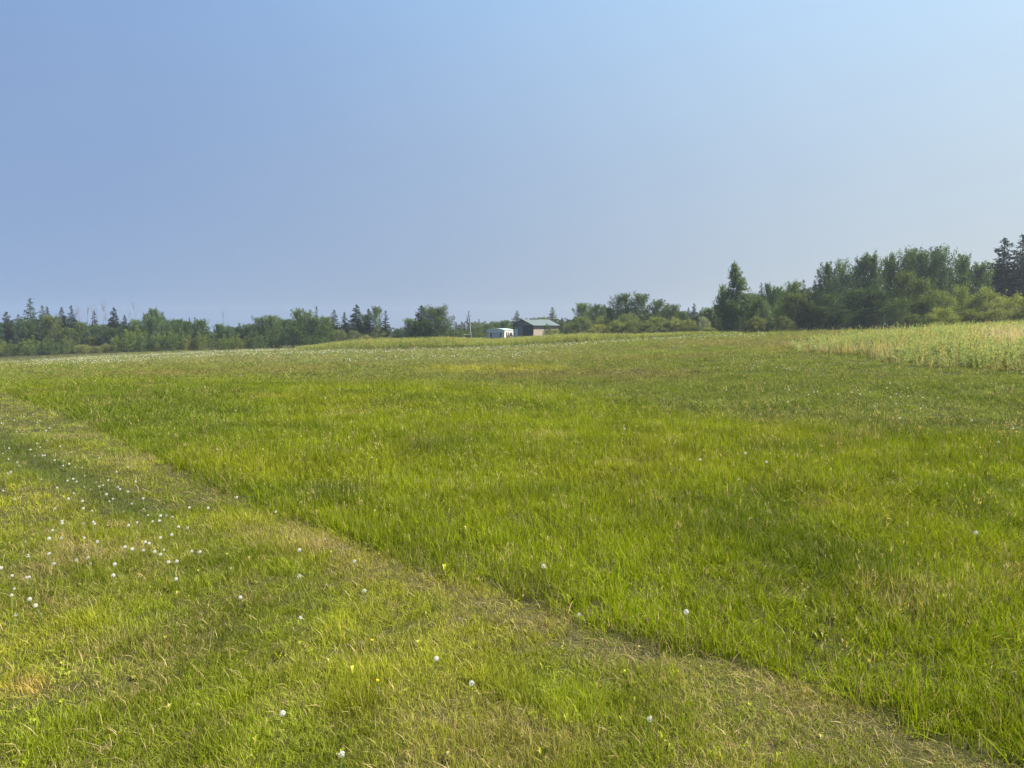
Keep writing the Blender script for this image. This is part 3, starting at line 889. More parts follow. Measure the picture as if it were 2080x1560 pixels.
woods("distant_woods", "far low wooded ridge fading in the haze",
      [(-500, 640), (0, 655), (420, 668), (440, 664), (600, 655), (790, 662), (850, 657), (950, 655), (1030, 653), (1080, 644), (1130, 648), (1170, 642), (1300, 635),
       (1380, 632), (1440, 624), (1500, 610), (1700, 600), (2080, 590), (2500, 590)],
      300, 420, 6, 1.5, 190, (.048, .075, .030), 5)
woods("woodland", "dense green woods filling in behind the front trees",
      [(-420, 650), (0, 658), (60, 642), (150, 645), (170, 658), (290, 656), (320, 645), (400, 656), (424, 670), (436, 684), (446, 668), (520, 662), (560, 652),
       (650, 648), (690, 664), (800, 672), (850, 668), (930, 668), (1040, 663), (1100, 655), (1150, 650), (1200, 634), (1250, 625), (1370, 632), (1400, 640)],
      172, 215, 4, .75, 260, (.046, .072, .026), 6)
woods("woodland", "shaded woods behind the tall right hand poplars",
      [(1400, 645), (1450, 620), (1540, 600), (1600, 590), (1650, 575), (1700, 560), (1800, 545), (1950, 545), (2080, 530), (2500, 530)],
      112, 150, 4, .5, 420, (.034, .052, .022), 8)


# ------------------------------------------------------------------ grass
def blades_mesh(name, n, R_, seed, hmin=.35, hmax=1.0, w=.012, bend=.35, segs=3, lean=.25, blunt=False, flat=0.0):
    """unit-height tuft; instance scale gives the real height"""
    rg = np.random.default_rng(seed)
    V = []; Lp = []; tot = []; br = []; lv = []
    for i in range(n):
        a = rg.uniform(0, 6.283); r = R_ * math.sqrt(rg.random()); bx, by = math.cos(a) * r, math.sin(a) * r
        h = rg.uniform(hmin, hmax) * (rg.random() < .85 or .55); fa = rg.uniform(0, 6.283)
        d = np.array([math.cos(fa), math.sin(fa)]); le = rg.normal(0, lean); be = abs(rg.normal(0, bend))
        tw = fa + rg.uniform(0.6, 2.5); s = np.array([math.cos(tw), math.sin(tw)]) * w * rg.uniform(.6, 1.35)
        b0 = len(V)
        for k in range(segs + 1):
            t = k / segs
            off = d * (le * t + be * t * t) * h
            z = h * (t - be * .45 * t * t * (1 - flat) - flat * t * t * .9)
            ww = (1 - t * .85) if not blunt else (1 - t * .35)
            ww *= .7 if k == 0 else 1
            if k == segs and not blunt:
                V.append((bx + off[0], by + off[1], z))
            else:
                V.append((bx + off[0] - s[0] * ww, by + off[1] - s[1] * ww, z)); V.append((bx + off[0] + s[0] * ww, by + off[1] + s[1] * ww, z))
        q = rg.random(); l0 = rg.random()
        for k in range(segs):
            a0 = b0 + 2 * k
            if k == segs - 1 and not blunt: Lp += [a0, a0 + 1, a0 + 2]; tot.append(3)
            else: Lp += [a0, a0 + 1, a0 + 3, a0 + 2]; tot.append(4)
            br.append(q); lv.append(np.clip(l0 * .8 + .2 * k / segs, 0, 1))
    st = np.concatenate([[0], np.cumsum(tot)[:-1]])
    return new_mesh(name, V, Lp, st, tot, [M_GRASS], {"br": br, "lv": lv})


def broadleaf_mesh(name, n, seed, R_=.5):
    rg = np.random.default_rng(seed); V = []; Lp = []; tot = []; br = []; lv = []
    for i in range(n):
        a = rg.uniform(0, 6.283); d = np.array([math.cos(a), math.sin(a)]); s = np.array([-d[1], d[0]])
        Lf = rg.uniform(.5, 1) * R_; w = Lf * rg.uniform(.16, .26); up = rg.uniform(.3, 1.0); c = rg.uniform(-.08, .08, 2)
        b0 = len(V)
        for t, ww in ((0, .12), (.3, .7), (.62, 1), (.88, .6)):
            for sg in (-1, 1): V.append((c[0] + d[0] * Lf * t + s[0] * w * ww * sg, c[1] + d[1] * Lf * t + s[1] * w * ww * sg, up * (t - .55 * t * t) * 1.2 + .05 * abs(sg)))
        V.append((c[0] + d[0] * Lf, c[1] + d[1] * Lf, up * .5))
        l0 = rg.random(); q = rg.random()
        for k in range(3): Lp += [b0 + 2 * k, b0 + 2 * k + 1, b0 + 2 * k + 3, b0 + 2 * k + 2]; tot.append(4); br.append(q); lv.append(l0)
        Lp += [b0 + 6, b0 + 7, b0 + 8]; tot.append(3); br.append(q); lv.append(l0)
    st = np.concatenate([[0], np.cumsum(tot)[:-1]])
    return new_mesh(name, V, Lp, st, tot, [M_GRASS], {"br": br, "lv": lv})


def weed_mesh(name, n, seed, leaves=26, R_=.35, tip=True):
    """tall leafy weed stems, unit height"""
    rg = np.random.default_rng(seed); V = []; Lp = []; tot = []; br = []; lv = []

    def quad(p, a, b, q, l):
        b0 = len(V)
        V.extend([tuple(p), tuple(p + a * .5 + b), tuple(p + a), tuple(p + a * .5 - b)]); Lp.extend([b0, b0 + 1, b0 + 2, b0 + 3]); tot.append(4); br.append(q); lv.append(l)
    for i in range(n):
        a = rg.uniform(0, 6.283); r = R_ * math.sqrt(rg.random()); p0 = np.array([math.cos(a) * r, math.sin(a) * r, 0])
        h = rg.uniform(.6, 1); le = np.append(rg.normal(0, .14, 2), 0) * h; q = rg.random(); l0 = rg.random()
        w = np.append(rg.normal(size=2), 0); w /= np.linalg.norm(w)
        quad(p0, np.array([le[0], le[1], h]), w * .006, q, l0)
        for k in range(leaves):
            t = rg.uniform(.12, 1); aa = rg.uniform(0, 6.283); up = rg.uniform(.1, 1.2)
            Lf = rg.uniform(.07, .15) * (1.15 - .5 * t)
            dv = np.array([math.cos(aa), math.sin(aa), up]); dv /= np.linalg.norm(dv)
            sd = np.cross(dv, rg.normal(size=3)); sd /= np.linalg.norm(sd)
            quad(p0 + le * t + np.array([0, 0, h * t]), dv * Lf, sd * Lf * .16, q, np.clip(l0 * .6 + .4 * rg.random(), 0, 1))
        if tip:
            for k in range(7):
                dv = np.append(rg.normal(0, .03, 2), rg.uniform(.02, .09)); quad(p0 + le + np.array([0, 0, h * (.93 + .02 * k)]), dv, np.append(rg.normal(0, .008, 2), 0), q * .5, .8)
    st = np.concatenate([[0], np.cumsum(tot)[:-1]])
    return new_mesh(name, V, Lp, st, tot, [M_GRASS], {"br": br, "lv": lv})


src = bpy.data.collections.new("grass_tufts")     # sources, not linked to the scene
SRC = []


def add_src(me):
    o = bpy.data.objects.new("%02d_tuft" % len(SRC), me); src.objects.link(o); SRC.append(o); return len(SRC) - 1


T_MEADOW = [add_src(blades_mesh("tuft", 20, .5, 200 + k, w=.017, bend=.75, lean=.38)) for k in range(5)]
T_MOWN = [add_src(blades_mesh("tuft", 22, .55, 220 + k, hmin=.3, w=.022, bend=.5, lean=.32, segs=2)) for k in range(5)]
T_THATCH = [add_src(blades_mesh("tuft", 20, .5, 240 + k, w=.012, bend=.9, lean=.55, flat=.5)) for k in range(3)]
T_BROAD = [add_src(broadleaf_mesh("tuft", 10, 250 + k)) for k in range(3)]
T_WEED = [add_src(weed_mesh("tuft", 7, 260 + k)) for k in range(4)]
T_SEED = [add_src(weed_mesh("tuft", 4, 280 + k, leaves=2, R_=.4)) for k in range(3)]
T_REED = [add_src(blades_mesh("tuft", 22, .35, 270 + k, hmin=.5, w=.011, bend=.3, lean=.18)) for k in range(3)]


def scatter(name, x, y, s_xy, s_z, idx, tint, dry, tilt=.12, label="", cat="grass", zoff=0.0):
    N = len(x); x = np.asarray(x); y = np.asarray(y)
    me = bpy.data.meshes.new(name); me.vertices.add(N)
    co = np.stack([x, y, gz(x, y) - .01 + zoff], 1).astype(np.float32)
    me.vertices.foreach_set("co", co.ravel())

    def attr(nm, tp, dat, key="value"):
        a = me.attributes.new(nm, tp, 'POINT'); a.data.foreach_set(key, np.ascontiguousarray(dat, dtype=np.int32 if tp == 'INT' else np.float32).ravel())
    rg = np.random.default_rng(len(name) + N)
    attr("scl", 'FLOAT_VECTOR', np.stack([s_xy, s_xy, s_z], 1), "vector")
    attr("rot", 'FLOAT_VECTOR', np.stack([rg.normal(0, tilt, N), rg.normal(0, tilt, N), rg.uniform(0, 6.283, N)], 1), "vector")
    attr("idx", 'INT', idx)
    attr("tint", 'FLOAT_COLOR', np.concatenate([tint, np.ones((N, 1))], 1), "color")
    attr("dry", 'FLOAT', dry)
    me.update()
    o = link(name, me)
    ng = bpy.data.node_groups.new("scatter", 'GeometryNodeTree')
    ng.interface.new_socket("Geometry", in_out='INPUT', socket_type='NodeSocketGeometry')
    ng.interface.new_socket("Geometry", in_out='OUTPUT', socket_type='NodeSocketGeometry')
    n, l = ng.nodes, ng.links
    gi = n.new("NodeGroupInput"); go = n.new("NodeGroupOutput")
    ci = n.new("GeometryNodeCollectionInfo"); ci.inputs['Collection'].default_value = src
    ci.inputs['Separate Children'].default_value = True; ci.inputs['Reset Children'].default_value = True
    ip = n.new("GeometryNodeInstanceOnPoints"); ip.inputs['Pick Instance'].default_value = True

    def na(nm, tp):
        a = n.new("GeometryNodeInputNamedAttribute"); a.data_type = tp; a.inputs['Name'].default_value = nm; return a.outputs['Attribute']
    l.new(gi.outputs[0], ip.inputs['Points']); l.new(ci.outputs[0], ip.inputs['Instance'])
    l.new(na("idx", 'INT'), ip.inputs['Instance Index'])
    l.new(na("rot", 'FLOAT_VECTOR'), ip.inputs['Rotation']); l.new(na("scl", 'FLOAT_VECTOR'), ip.inputs['Scale'])
    l.new(ip.outputs[0], go.inputs[0])
    md = o.modifiers.new("scatter", 'NODES'); md.node_group = ng
    me.materials.append(M_GRASS)
    tag(o, label, cat, kind="stuff")
    return o


# mown strip edge and other boundaries, as picture columns / rows of ground points
EDGE = np.array([(-600, 640), (-200, 728), (0, 794), (200, 873), (380, 965), (570, 1047), (700, 1096), (800, 1134), (1040, 1215), (1240, 1285), (1420, 1335), (1590, 1383), (1780, 1450), (1965, 1530), (2080, 1585), (2600, 1820), (4000, 2400)], float)
BRIGHT = np.array([(-500, 790), (0, 775), (500, 770), (930, 778), (1150, 800), (1350, 828), (1560, 855), (1800, 868), (2080, 882), (2600, 900)], float)
PATCH_F = np.array([(1560, 690), (1590, 704), (1640, 714), (1700, 724), (1780, 735), (1850, 744), (1960, 752), (2080, 759), (2400, 775)], float)
# rows of the far weedy bank front
BANK_F = np.array([(600, 712), (640, 712), (800, 710), (1000, 705), (1100, 700), (1200, 694), (1300, 688), (1400, 682.5), (1500, 678.5)], float)


def rowof(tab, u, lo=None):
    return np.interp(u, tab[:, 0], tab[:, 1])


def ring_points(d0, d1, dens, rg, half=R(47)):
    A = half * (d1 * d1 - d0 * d0)
    N = int(A * dens)
    d = np.sqrt(rg.uniform(d0 * d0, d1 * d1, N)); a = rg.uniform(-half, half, N)
    return d * np.sin(a), d * np.cos(a)


# (d0, d1, density per m2, tuft width factor)
LOD = [(0.6, 3.5, 2300, .8), (3.5, 7, 1350, .85), (7, 13, 340, 1.05), (13, 24, 75, 1.7), (24, 45, 17, 3.1), (45, 85, 6.0, 4.6), (85, 165, 2.2, 6.5)]
acc = {k: [] for k in ('meadow', 'mown')}
for d0, d1, dens, wf in LOD:
    x, y = ring_points(d0, d1, dens, rng)
    z = gz(x, y); u, v, dep = project(x, y, z)
    ok = dep > .3
    ja = .22 / (1 + np.hypot(x, y) / 5)
    jx = (fbm(x, y, .5, 61) - .5) * ja; jy = (fbm(x, y, .5, 62) - .5) * ja
    u2, v2, _ = project(x + jx, y + jy, z)
    lane = (v2 > rowof(EDGE, u2)) | ~ok
    edgedist = (v - rowof(EDGE, u))                      # px below the edge
    D = np.hypot(x, y)
    th = np.arctan2(x, y); Dm = np.interp(th, TH, TD)
    keep = D < Dm + 12
    patch = (u > 1600) & (v < rowof(PATCH_F, u) - 14) & (D < 62)
    keep &= ~patch
    x, y, u, v, lane, edgedist, D, Dm = [q[keep] for q in (x, y, u, v, lane, edgedist, D, Dm)]
    acc['mown'].append((x[lane], y[lane], u[lane], v[lane], edgedist[lane], D[lane], np.full(lane.sum(), wf), Dm[lane]))
    k = ~lane
    k &= rng.random(len(x)) < np.where(D < 7, .28, np.where(D < 13, .8, 1.0))
    acc['meadow'].append((x[k], y[k], u[k], v[k], edgedist[k], D[k], np.full(k.sum(), wf), Dm[k]))


def mixa(a, b, t): return a * (1 - t[:, None]) + b * t[:, None]


def C(*c): return np.array(c, float)[None, :]


def sm(a, b, x): t = np.clip((x - a) / (b - a), 0, 1); return t * t * (3 - 2 * t)


# ---- tall meadow
x, y, u, v, ed, D, wf, Dm = [np.concatenate(q) for q in zip(*acc['meadow'])]
N = len(x)
n1 = fbm(x, y, 2.2, 1); n2 = fbm(x, y, 7, 2); n3 = fbm(x, y, .7, 3); n4 = fbm(x, y, 18, 4)
vb = rowof(BRIGHT, u) + (n2 - .5) * 26
bright = sm(-16, 22, v - vb)
col = mixa(C(.122, .155, .026), C(.172, .208, .004), bright)
leftd = (1 - sm(350, 700, u)) * (1 - sm(850, 960, v)) * sm(765, 790, v)
col = mixa(col, C(.092, .135, .012), .75 * leftd)
col = mixa(col, C(.15, .13, .035), .75 * sm(.5, .75, n2) * (1 - bright))         # reddish seed heads in mid field
col = mixa(col, C(.215, .215, .010), .5 * sm(.5, .8, n1) * bright)
col = mixa(col, C(.085, .125, .006), .7 * sm(.5, .75, fbm(x, y, 1.4, 8)))
ys = np.exp(-((v - 750) / 8) ** 2) * np.exp(-((u - 1000) / 150) ** 4)                # yellow streak
col = mixa(col, C(.28, .26, .02), .8 * ys)
red = np.exp(-((v - 762) / 11) ** 2) * sm(900, 1100, u) * (1 - sm(1350, 1500, u)) + np.exp(-((v - 697) / 6) ** 2) * sm(1300, 1400, u) * (1 - sm(1640, 1720, u))
col = mixa(col, C(.15, .115, .05), .6 * np.clip(red, 0, 1))
pale = sm(0, 10, 746 - v) * (1 - sm(1000, 1300, u)) * sm(0, 3, v - 690)
col = mixa(col, C(.15, .17, .075), .65 * pale * (.5 + .5 * n1))
h = .145 + .06 * n1 + .05 * (n3 - .5)
h = np.where(bright > .5, h, .12 + .05 * n1)
h *= .5 + 1.0 * fbm(x, y, .35, 28)
col = col * (.62 + .76 * fbm(x, y, .55, 29) * (.7 + .6 * fbm(x, y, .22, 30)))[:, None] * (1 + .12 * (D > 40))[:, None]
h *= np.where(D > 85, 1.1, 1)
dry = np.clip(.07 + .42 * sm(.62, .85, n3) * bright + .22 * (1 - bright) * n2 + .22 * np.exp(-np.clip(-ed, 0, 400) / 25) * (D < 5), 0, .7)
wfac = .13 * wf * rng.uniform(.8, 1.25, N)
idx = rng.integers(T_MEADOW[0], T_MEADOW[-1] + 1, N)
brd = rng.random(N) < np.where(D < 12, .004, .0015)
idx[brd] = rng.integers(T_BROAD[0], T_BROAD[-1] + 1, brd.sum())
sd = (rng.random(N) < np.where(D < 14, .022, .012)) & ~brd
idx[sd] = rng.integers(T_SEED[0], T_SEED[-1] + 1, sd.sum())
col[sd] = np.array([.17, .15, .06]); h = np.where(sd, h * 1.5, h); dry = np.where(sd, .3, dry)
wfac = np.where(sd, wfac * 1.6, wfac)
col *= rng.uniform(.85, 1.15, (N, 1))
tlt = .10 + .42 * sm(.56, .78, fbm(x, y, 1.1, 63))
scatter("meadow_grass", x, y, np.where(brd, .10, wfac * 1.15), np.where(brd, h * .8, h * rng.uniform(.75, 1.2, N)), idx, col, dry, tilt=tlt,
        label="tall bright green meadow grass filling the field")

# ---- mown strip
x, y, u, v, ed, D, wf, Dm = [np.concatenate(q) for q in zip(*acc['mown'])]
N = len(x)
n1 = fbm(x, y, 1.1, 21); n2 = fbm(x, y, .35, 22); n3 = fbm(x, y, 2.6, 23); n5 = fbm(x, y, .6, 24)
col = mixa(C(.20, .235, .016), C(.28, .285, .028), sm(.35, .65, n1))
col = mixa(col, C(.12, .155, .014), .7 * sm(.5, .72, n3))
# wheel track: darker finer grass in a band parallel to the edge
rut = np.exp(-((ed - 108 - 30 * (v - 900) / 200) / 36.0) ** 2) * sm(820, 900, v) * (1 - sm(1020, 1120, v))
far_s = (1 - sm(860, 1000, v))
col = mixa(col, C(.24, .27, .05), .55 * far_s)
col = mixa(col, C(.07, .11, .028), .75 * np.clip(rut, 0, 1))
blob = np.exp(-((u - 440 + (v - 1260) * .25) / 110.0) ** 2 - ((v - 1265) / 90.0) ** 2) * (.5 + n1)
col = mixa(col, C(.095, .115, .010), .85 * np.clip(blob, 0, 1))
org = np.exp(-((u - 58) / 42.0) ** 2 - ((v - 1398) / 20.0) ** 2)
col = mixa(col, C(.40, .26, .07), .75 * np.clip(org * 1.4, 0, 1))
thz = np.exp(-((ed - 25) / (30 + 60 * sm(1250, 1500, v))) ** 2) * sm(1000, 1250, v)                             # raked thatch along the edge
dry = np.clip(.06 + .30 * sm(.5, .75, n2) + .42 * thz * (.4 + n5) + .25 * sm(.55, .75, n5), 0, .85)
h = .046 + .025 * n1 + .05 * sm(.5, .8, fbm(x, y, .28, 27))
h *= 1 - .4 * np.clip(thz, 0, 1)
idx = rng.integers(T_MOWN[0], T_MOWN[-1] + 1, N)
q = rng.random(N); th_ = q < (.11 + .28 * np.clip(thz, 0, 1) + .2 * sm(.6, .8, n5))
idx[th_] = rng.integers(T_THATCH[0], T_THATCH[-1] + 1, th_.sum())
dry = np.where(th_, .93, dry)
tl = (q > .955) & ~th_; idx[tl] = rng.integers(T_MEADOW[0], T_MEADOW[-1] + 1, tl.sum())
bd = (q > .945) & (q < .955); idx[bd] = rng.integers(T_BROAD[0], T_BROAD[-1] + 1, bd.sum())
col *= rng.uniform(.85, 1.18, (N, 1))
col = col * (.6 + .8 * fbm(x, y, .3, 26))[:, None]
sxy = .085 * np.minimum(wf, 3) * rng.uniform(.8, 1.3, N); sz = h * rng.uniform(.7, 1.3, N)
sz = np.where(tl, sz * 1.5, sz); sxy = np.where(bd, .06, np.where(th_, sxy * 1.0, sxy))
dry *= (1 - .9 * np.clip(rut, 0, 1)) * (1 - .6 * np.clip(blob, 0, 1)) * (1 - .8 * org)
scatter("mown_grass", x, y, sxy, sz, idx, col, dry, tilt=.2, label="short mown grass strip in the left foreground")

# ---- weedy patch at right
x, y = ring_points(18, 80, 8, rng); z = gz(x, y); u, v, dep = project(x, y, z)
lim = 46 + 24 * sm(1700, 2080, u)
k = (u > 1575) & (v < rowof(PATCH_F, u) + (fbm(x, y, 2.2, 31) - .5) * 22) & (np.hypot(x, y) < lim) & (u < 2900)
x, y, u, v = x[k], y[k], u[k], v[k]; N = len(x); D = np.hypot(x, y)
n1 = fbm(x, y, 3, 32); n2 = fbm(x, y, 1.2, 33)
fr = np.exp(-np.clip(rowof(PATCH_F, u) - v, 0, 300) / 13.0)
reed = rng.random(N) < np.clip(.25 + .55 * fr + .8 * sm(.5, .7, n1) - .3, .12, .9)
pink = np.exp(-((u - 2055) / 65) ** 2) * np.exp(-((v - 712) / 14.0) ** 2)
reed |= rng.random(N) < pink
idx = np.where(reed, rng.integers(T_REED[0], T_REED[-1] + 1, N), rng.integers(T_WEED[0], T_WEED[-1] + 1, N))
col = mixa(C(.165, .20, .075), C(.27, .30, .13), n2)
col = np.where(reed[:, None], mixa(C(.34, .33, .19), C(.48, .43, .29), n2), col)
dry = np.where(reed, .25 + .4 * n1 + .25 * fr, .10)
col = mixa(col, C(.46, .35, .26), np.clip(pink * 1.1, 0, 1)); dry = dry * (1 - pink)
h = .5 + .55 * n1 + .25 * fbm(x, y, .8, 36) + .3 * rng.random(N) ** 3; h = h * (1 - .5 * fr) * sm(1540, 1720, u) + .45 * (1 - sm(1540, 1720, u))
scatter("tall_weeds", x, y, np.where(reed, .75, .8) * (D / 40) ** .3, h, idx, col * rng.uniform(.85, 1.15, (N, 1)), dry,
        label="tall unmown weeds and dry reeds at the right", cat="weeds")

# ---- weedy bank in front of the shed and trailer
x, y = ring_points(80, 165, 4.0, rng); z = gz(x, y); u, v, dep = project(x, y, z); D = np.hypot(x, y)
Dm = np.interp(np.arctan2(x, y), TH, TD)
bk = np.interp(u, [590, 640, 700, 900, 1100, 1200, 1500], [0, 6, 20, 16, 10, 8, 3])
vf = rowof(BANK_F, u) + (vnoise(x, y, 6, 41) - .5) * 3
dfront = Dm * .86
k = (u > 605) & (u < 1500) & (v < vf) & (D < Dm + bk)
x, y, u, v, D = x[k], y[k], u[k], v[k], D[k]; N = len(x)
n1 = fbm(x, y, 5, 42); n2 = fbm(x, y, 2, 43)
hh = np.interp(u, [605, 660, 720, 900, 1000, 1100, 1200, 1300, 1500], [.4, .7, 1.05, 1.0, .65, .8, .8, .5, .25])
h = hh * (.65 + .6 * n1)
idx = rng.integers(T_WEED[0], T_WEED[-1] + 1, N)
col = mixa(C(.12, .15, .030), C(.22, .235, .06), n2)
h *= rng.uniform(.55, 1.35, N)
scatter("bank_weeds", x, y, np.full(N, 1.25), h, idx, col * rng.uniform(.8, 1.2, (N, 1)), np.full(N, .06),
        label="yellow green weeds on the bank before the trailer", cat="weeds")

# ------------------------------------------------------------------ dandelions
M_FLUFF, n_, l_ = mat("seed_fluff")
d1 = n_.new("ShaderNodeBsdfDiffuse"); d1.inputs[0].default_value = (.80, .79, .74, 1)
t1 = n_.new("ShaderNodeBsdfTranslucent"); t1.inputs[0].default_value = (.70, .68, .6, 1)
mx = n_.new("ShaderNodeMixShader"); mx.inputs[0].default_value = .4
l_.new(d1.outputs[0], mx.inputs[1]); l_.new(t1.outputs[0], mx.inputs[2])
oo = n_.new("ShaderNodeOutputMaterial"); l_.new(mx.outputs[0], oo.inputs[0])
M_STEM = mat_rough("dandelion_stem", (.17, .2, .06), .3, 30)
M_YEL = mat_rough("dandelion_petal", (.75, .52, .02), .2, 60)


def fib(n):
    i = np.arange(n) + .5; ph = np.arccos(1 - 2 * i / n); th = math.pi * (1 + 5 ** .5) * i
    return np.stack([np.cos(th) * np.sin(ph), np.sin(th) * np.sin(ph), np.cos(ph)], 1)


def seedhead_mesh(seed, miss=0.0):
    rg = np.random.default_rng(seed); m = MB(); r = .021
    for p in fib(110):
        if rg.random() < miss: continue
        p = Vector(p); a = p.orthogonal().normalized(); b = p.cross(a); q = p * r
        m.face([p * .004 + a * .0003, p * .004 - a * .0003, q], 0)
        for k in range(4):
            w = k * math.pi / 4 + rg.uniform(0, .5); d = a * math.cos(w) + b * math.sin(w); e = p.cross(d)
            m.face([q - d * .0042 + p * .001 + e * .0005, q - d * .0042 + p * .001 - e * .0005, q + d * .0042 + p * .001 - e * .0005, q + d * .0042 + p * .001 + e * .0005], 0)
    # seed core
    for p in fib(24):
        p = Vector(p); a = p.orthogonal().normalized() * .0016; m.face([p * .005 - a, p * .005 + p.cross(a), p * .0065 + a, p * .005 - p.cross(a)], 1)
    return m.mesh("seed_head", [M_FLUFF, M_BARK])


def flower_mesh(seed):
    rg = np.random.default_rng(seed); m = MB()
    for ring, (n, L, up) in enumerate(((18, .018, .15), (16, .014, .45), (12, .009, .9), (6, .004, 1.3))):
        for k in range(n):
            a = 2 * math.pi * (k + ring * .4) / n + rg.uniform(-.1, .1); d = Vector((math.cos(a), math.sin(a), up)).normalized(); s = Vector((-d.y, d.x, 0)).normalized() * .0028
            p = Vector((0, 0, .001 * ring)); m.face([p - s * .5, p + s * .5, p + d * L + s, p + d * L - s])
    m.tube([(0, 0, -.012), (0, 0, 0)], [.003, .006], 6)
    return m.mesh("petals", [M_YEL])


HEADS = [seedhead_mesh(1, .1), seedhead_mesh(2, .25), seedhead_mesh(3, .45), seedhead_mesh(4, .68)]
FLOW = [flower_mesh(5), flower_mesh(6)]


def stem_mesh(h, lx, ly):
    m = MB(); m.tube([(-lx, -ly, -h), (-lx * .7, -ly * .7, -h * .6), (-lx * .2, -ly * .2, -h * .25), (0, 0, -.002)], [.0024, .0022, .002, .0016], 5)
    return m.mesh("stem", M_STEM)


STEMS = {}


def dandelion(px, py, hgt, white, label, group, big=1.0):
    x, y = at(px, py, hgt)
    key = (round(hgt, 2), random.randrange(3))
    if key not in STEMS: STEMS[key] = stem_mesh(hgt + .02, random.uniform(-.03, .03) * hgt / .1, random.uniform(-.03, .03) * hgt / .1)
    root = bpy.data.objects.new("dandelion", None); COL.objects.link(root)
    root.location = (x, y, gz1(x, y) + hgt); root.rotation_euler = (random.uniform(-.2, .2), random.uniform(-.2, .2), random.uniform(0, 6.28))
    root.scale = (1, 1, 1)
    hd = link("seed_head" if white else "petals", random.choice(HEADS) if white else random.choice(FLOW), root)
    hd.scale = (big * (.47 if white else .4),) * 3
    link("stem", STEMS[key], root)
    tag(root, label, "dandelion", group)


Z2 = "232,283 50,288 168,300 100,325 5,312 265,338 280,328 350,378 325,398 118,405 155,418 330,465 30,505 65,522 282,515 262,488 425,508 505,550 215,532 300,572 315,573 385,607 447,610 445,645 488,633 530,655 578,660 137,645 75,690 55,700 700,590 900,655 820,688 598,715 515,737 475,750 540,757 290,740 677,760 762,747 955,757 594,795 637,812 725,782 700,790 830,795 845,810 902,828 750,845 520,838 795,878 770,896 483,877 581,895 586,945 648,962 390,945 928,910 1008,875 1012,950 435,1035 437,1052 588,1053 658,1042 668,1055 370,1100 345,1157 435,1152 592,1153 685,1180 965,1045 1042,993 1172,993 1215,1005 1122,1033 1130,997 1074,1038 1333,940 1465,943 1667,868 1940,970 1128,1152 1023,1183 1050,1192 880,1217 930,1232 1008,1240 1153,1237 1090,1250 1130,1270 1352,1247 200,1280 345,1265 540,1308 620,1290 640,1333 1187,1323 1245,1318 1628,1367 22,820 105,880 400,800 380,1335 905,1065 1257,1075 1320,1080 5,1365 245,575 180,1180 10,345 20,560 120,620 60,600"
pts = [(float(a) / 3.467, 760 + float(b) / 3.467) for a, b in (s.split(',') for s in Z2.split())]
pts += [(a / 3.467, 1160 + b / 3.467) for a, b in ((85, 33), (190, 45), (205, 42), (100, 125), (80, 170), (110, 308), (797, 30), (1240, 55), (1693, 185))]
pts += [(740, 1200), (610, 1255), (1176, 1248), (660, 1095), (720, 1140)]
G1 = "white dandelion heads scattered over the mown strip"


def strip_label(px, py):
    if py < 880: return "tiny white dandelion head at the far end of the mown strip"
    if py < 960: return "small white dandelion head beyond the dark wheel track" if px > 40 else "small white dandelion head by the left frame edge, far part"
    if py < 1030: return "white dandelion head level with the dark wheel track" if px < 190 else "white dandelion head between wheel track and standing meadow"
    if px > 420: return "scattered white dandelion head on the strip near the standing meadow"
    if px < 95: return "white dandelion head close to the left frame edge, near part"
    if py < 1100: return "white dandelion head in the upper half of the thick cluster"
    return "white dandelion head in the lower half of the thick cluster"


for px, py in pts:
    dandelion(px, py, random.choice((.09, .11, .13)), True, strip_label(px, py), G1, random.choice((.7, .85, 1, 1, 1.1)))
for px, py, lab in ((72, 1230, "round seed head near the lower left frame edge, larger one of two"), (60, 1217, "open seed head just above a rounder one, lower left"),
                    (608, 1117, "seed head on a tall bare stem in the mown strip"), (608, 1170, "seed head below the one with a tall bare stem"),
                    (233, 1146, "large round seed head in the lower middle of the dandelion cluster"), (349, 1086, "large round seed head right of the dandelion cluster"),
                    (406, 1121, "large round seed head nearest the meadow side of the cluster"),
                    (694, 1532, "seed head at the bottom frame edge"), (574, 1449, "lone white head in the lower left grass"), (886, 1338, "lone white seed head in the centre of the lower mown strip"),
                    (958, 1388, "ragged seed head right below the lone centre one"), (1320, 1460, "pale seed head low in the dry thatch")):
    dandelion(px, py, .20 if 'tall' in lab else .12, True, lab + ", white dandelion", "single dandelion heads in the lower mown strip", 1.1)
ZR = "758,540 1104,566 1082,602 1232,602 870,617 825,634 885,645 960,630 723,646 1151,646 1180,667 1237,662 1343,672 1455,674 1148,717 995,735 1345,733 1330,750 1176,820 1700,838 2000,898 1895,995 340,607 368,617 550,632 575,630 510,652 190,568 363,703 115,440 140,445 275,453 350,463 370,456 2068,490 2070,520 890,655 1106,670"
pts = [(1500 + float(a) / 3.586, 620 + float(b) / 3.586) for a, b in (s.split(',') for s in ZR.split())]
pts += [(1000 + a / 3.467, 700 + b / 3.467) for a, b in ((560, 352), (832, 350), (930, 592), (1648, 320), (1590, 157), (1845, 147), (2000, 160), (575, 160), (1515, 132), (1135, 143), (1088, 128))]
pts += [(400 + a / 3.467, 680 + b / 3.467) for a, b in ((1005, 385), (905, 443), (1507, 524), (1212, 115))]
for px, py in pts:
    dandelion(px, py, .22, True, "white dandelion head in the meadow close below the tall weeds" if px > 1750 and py < 835 else "white dandelion head in the far row left of the weeds" if py < 752 else
              "white dandelion head out in the dull middle of the meadow" if py < 860 else "white dandelion head in the bright meadow at right", "white dandelion heads dotted through the meadow", 1.25)
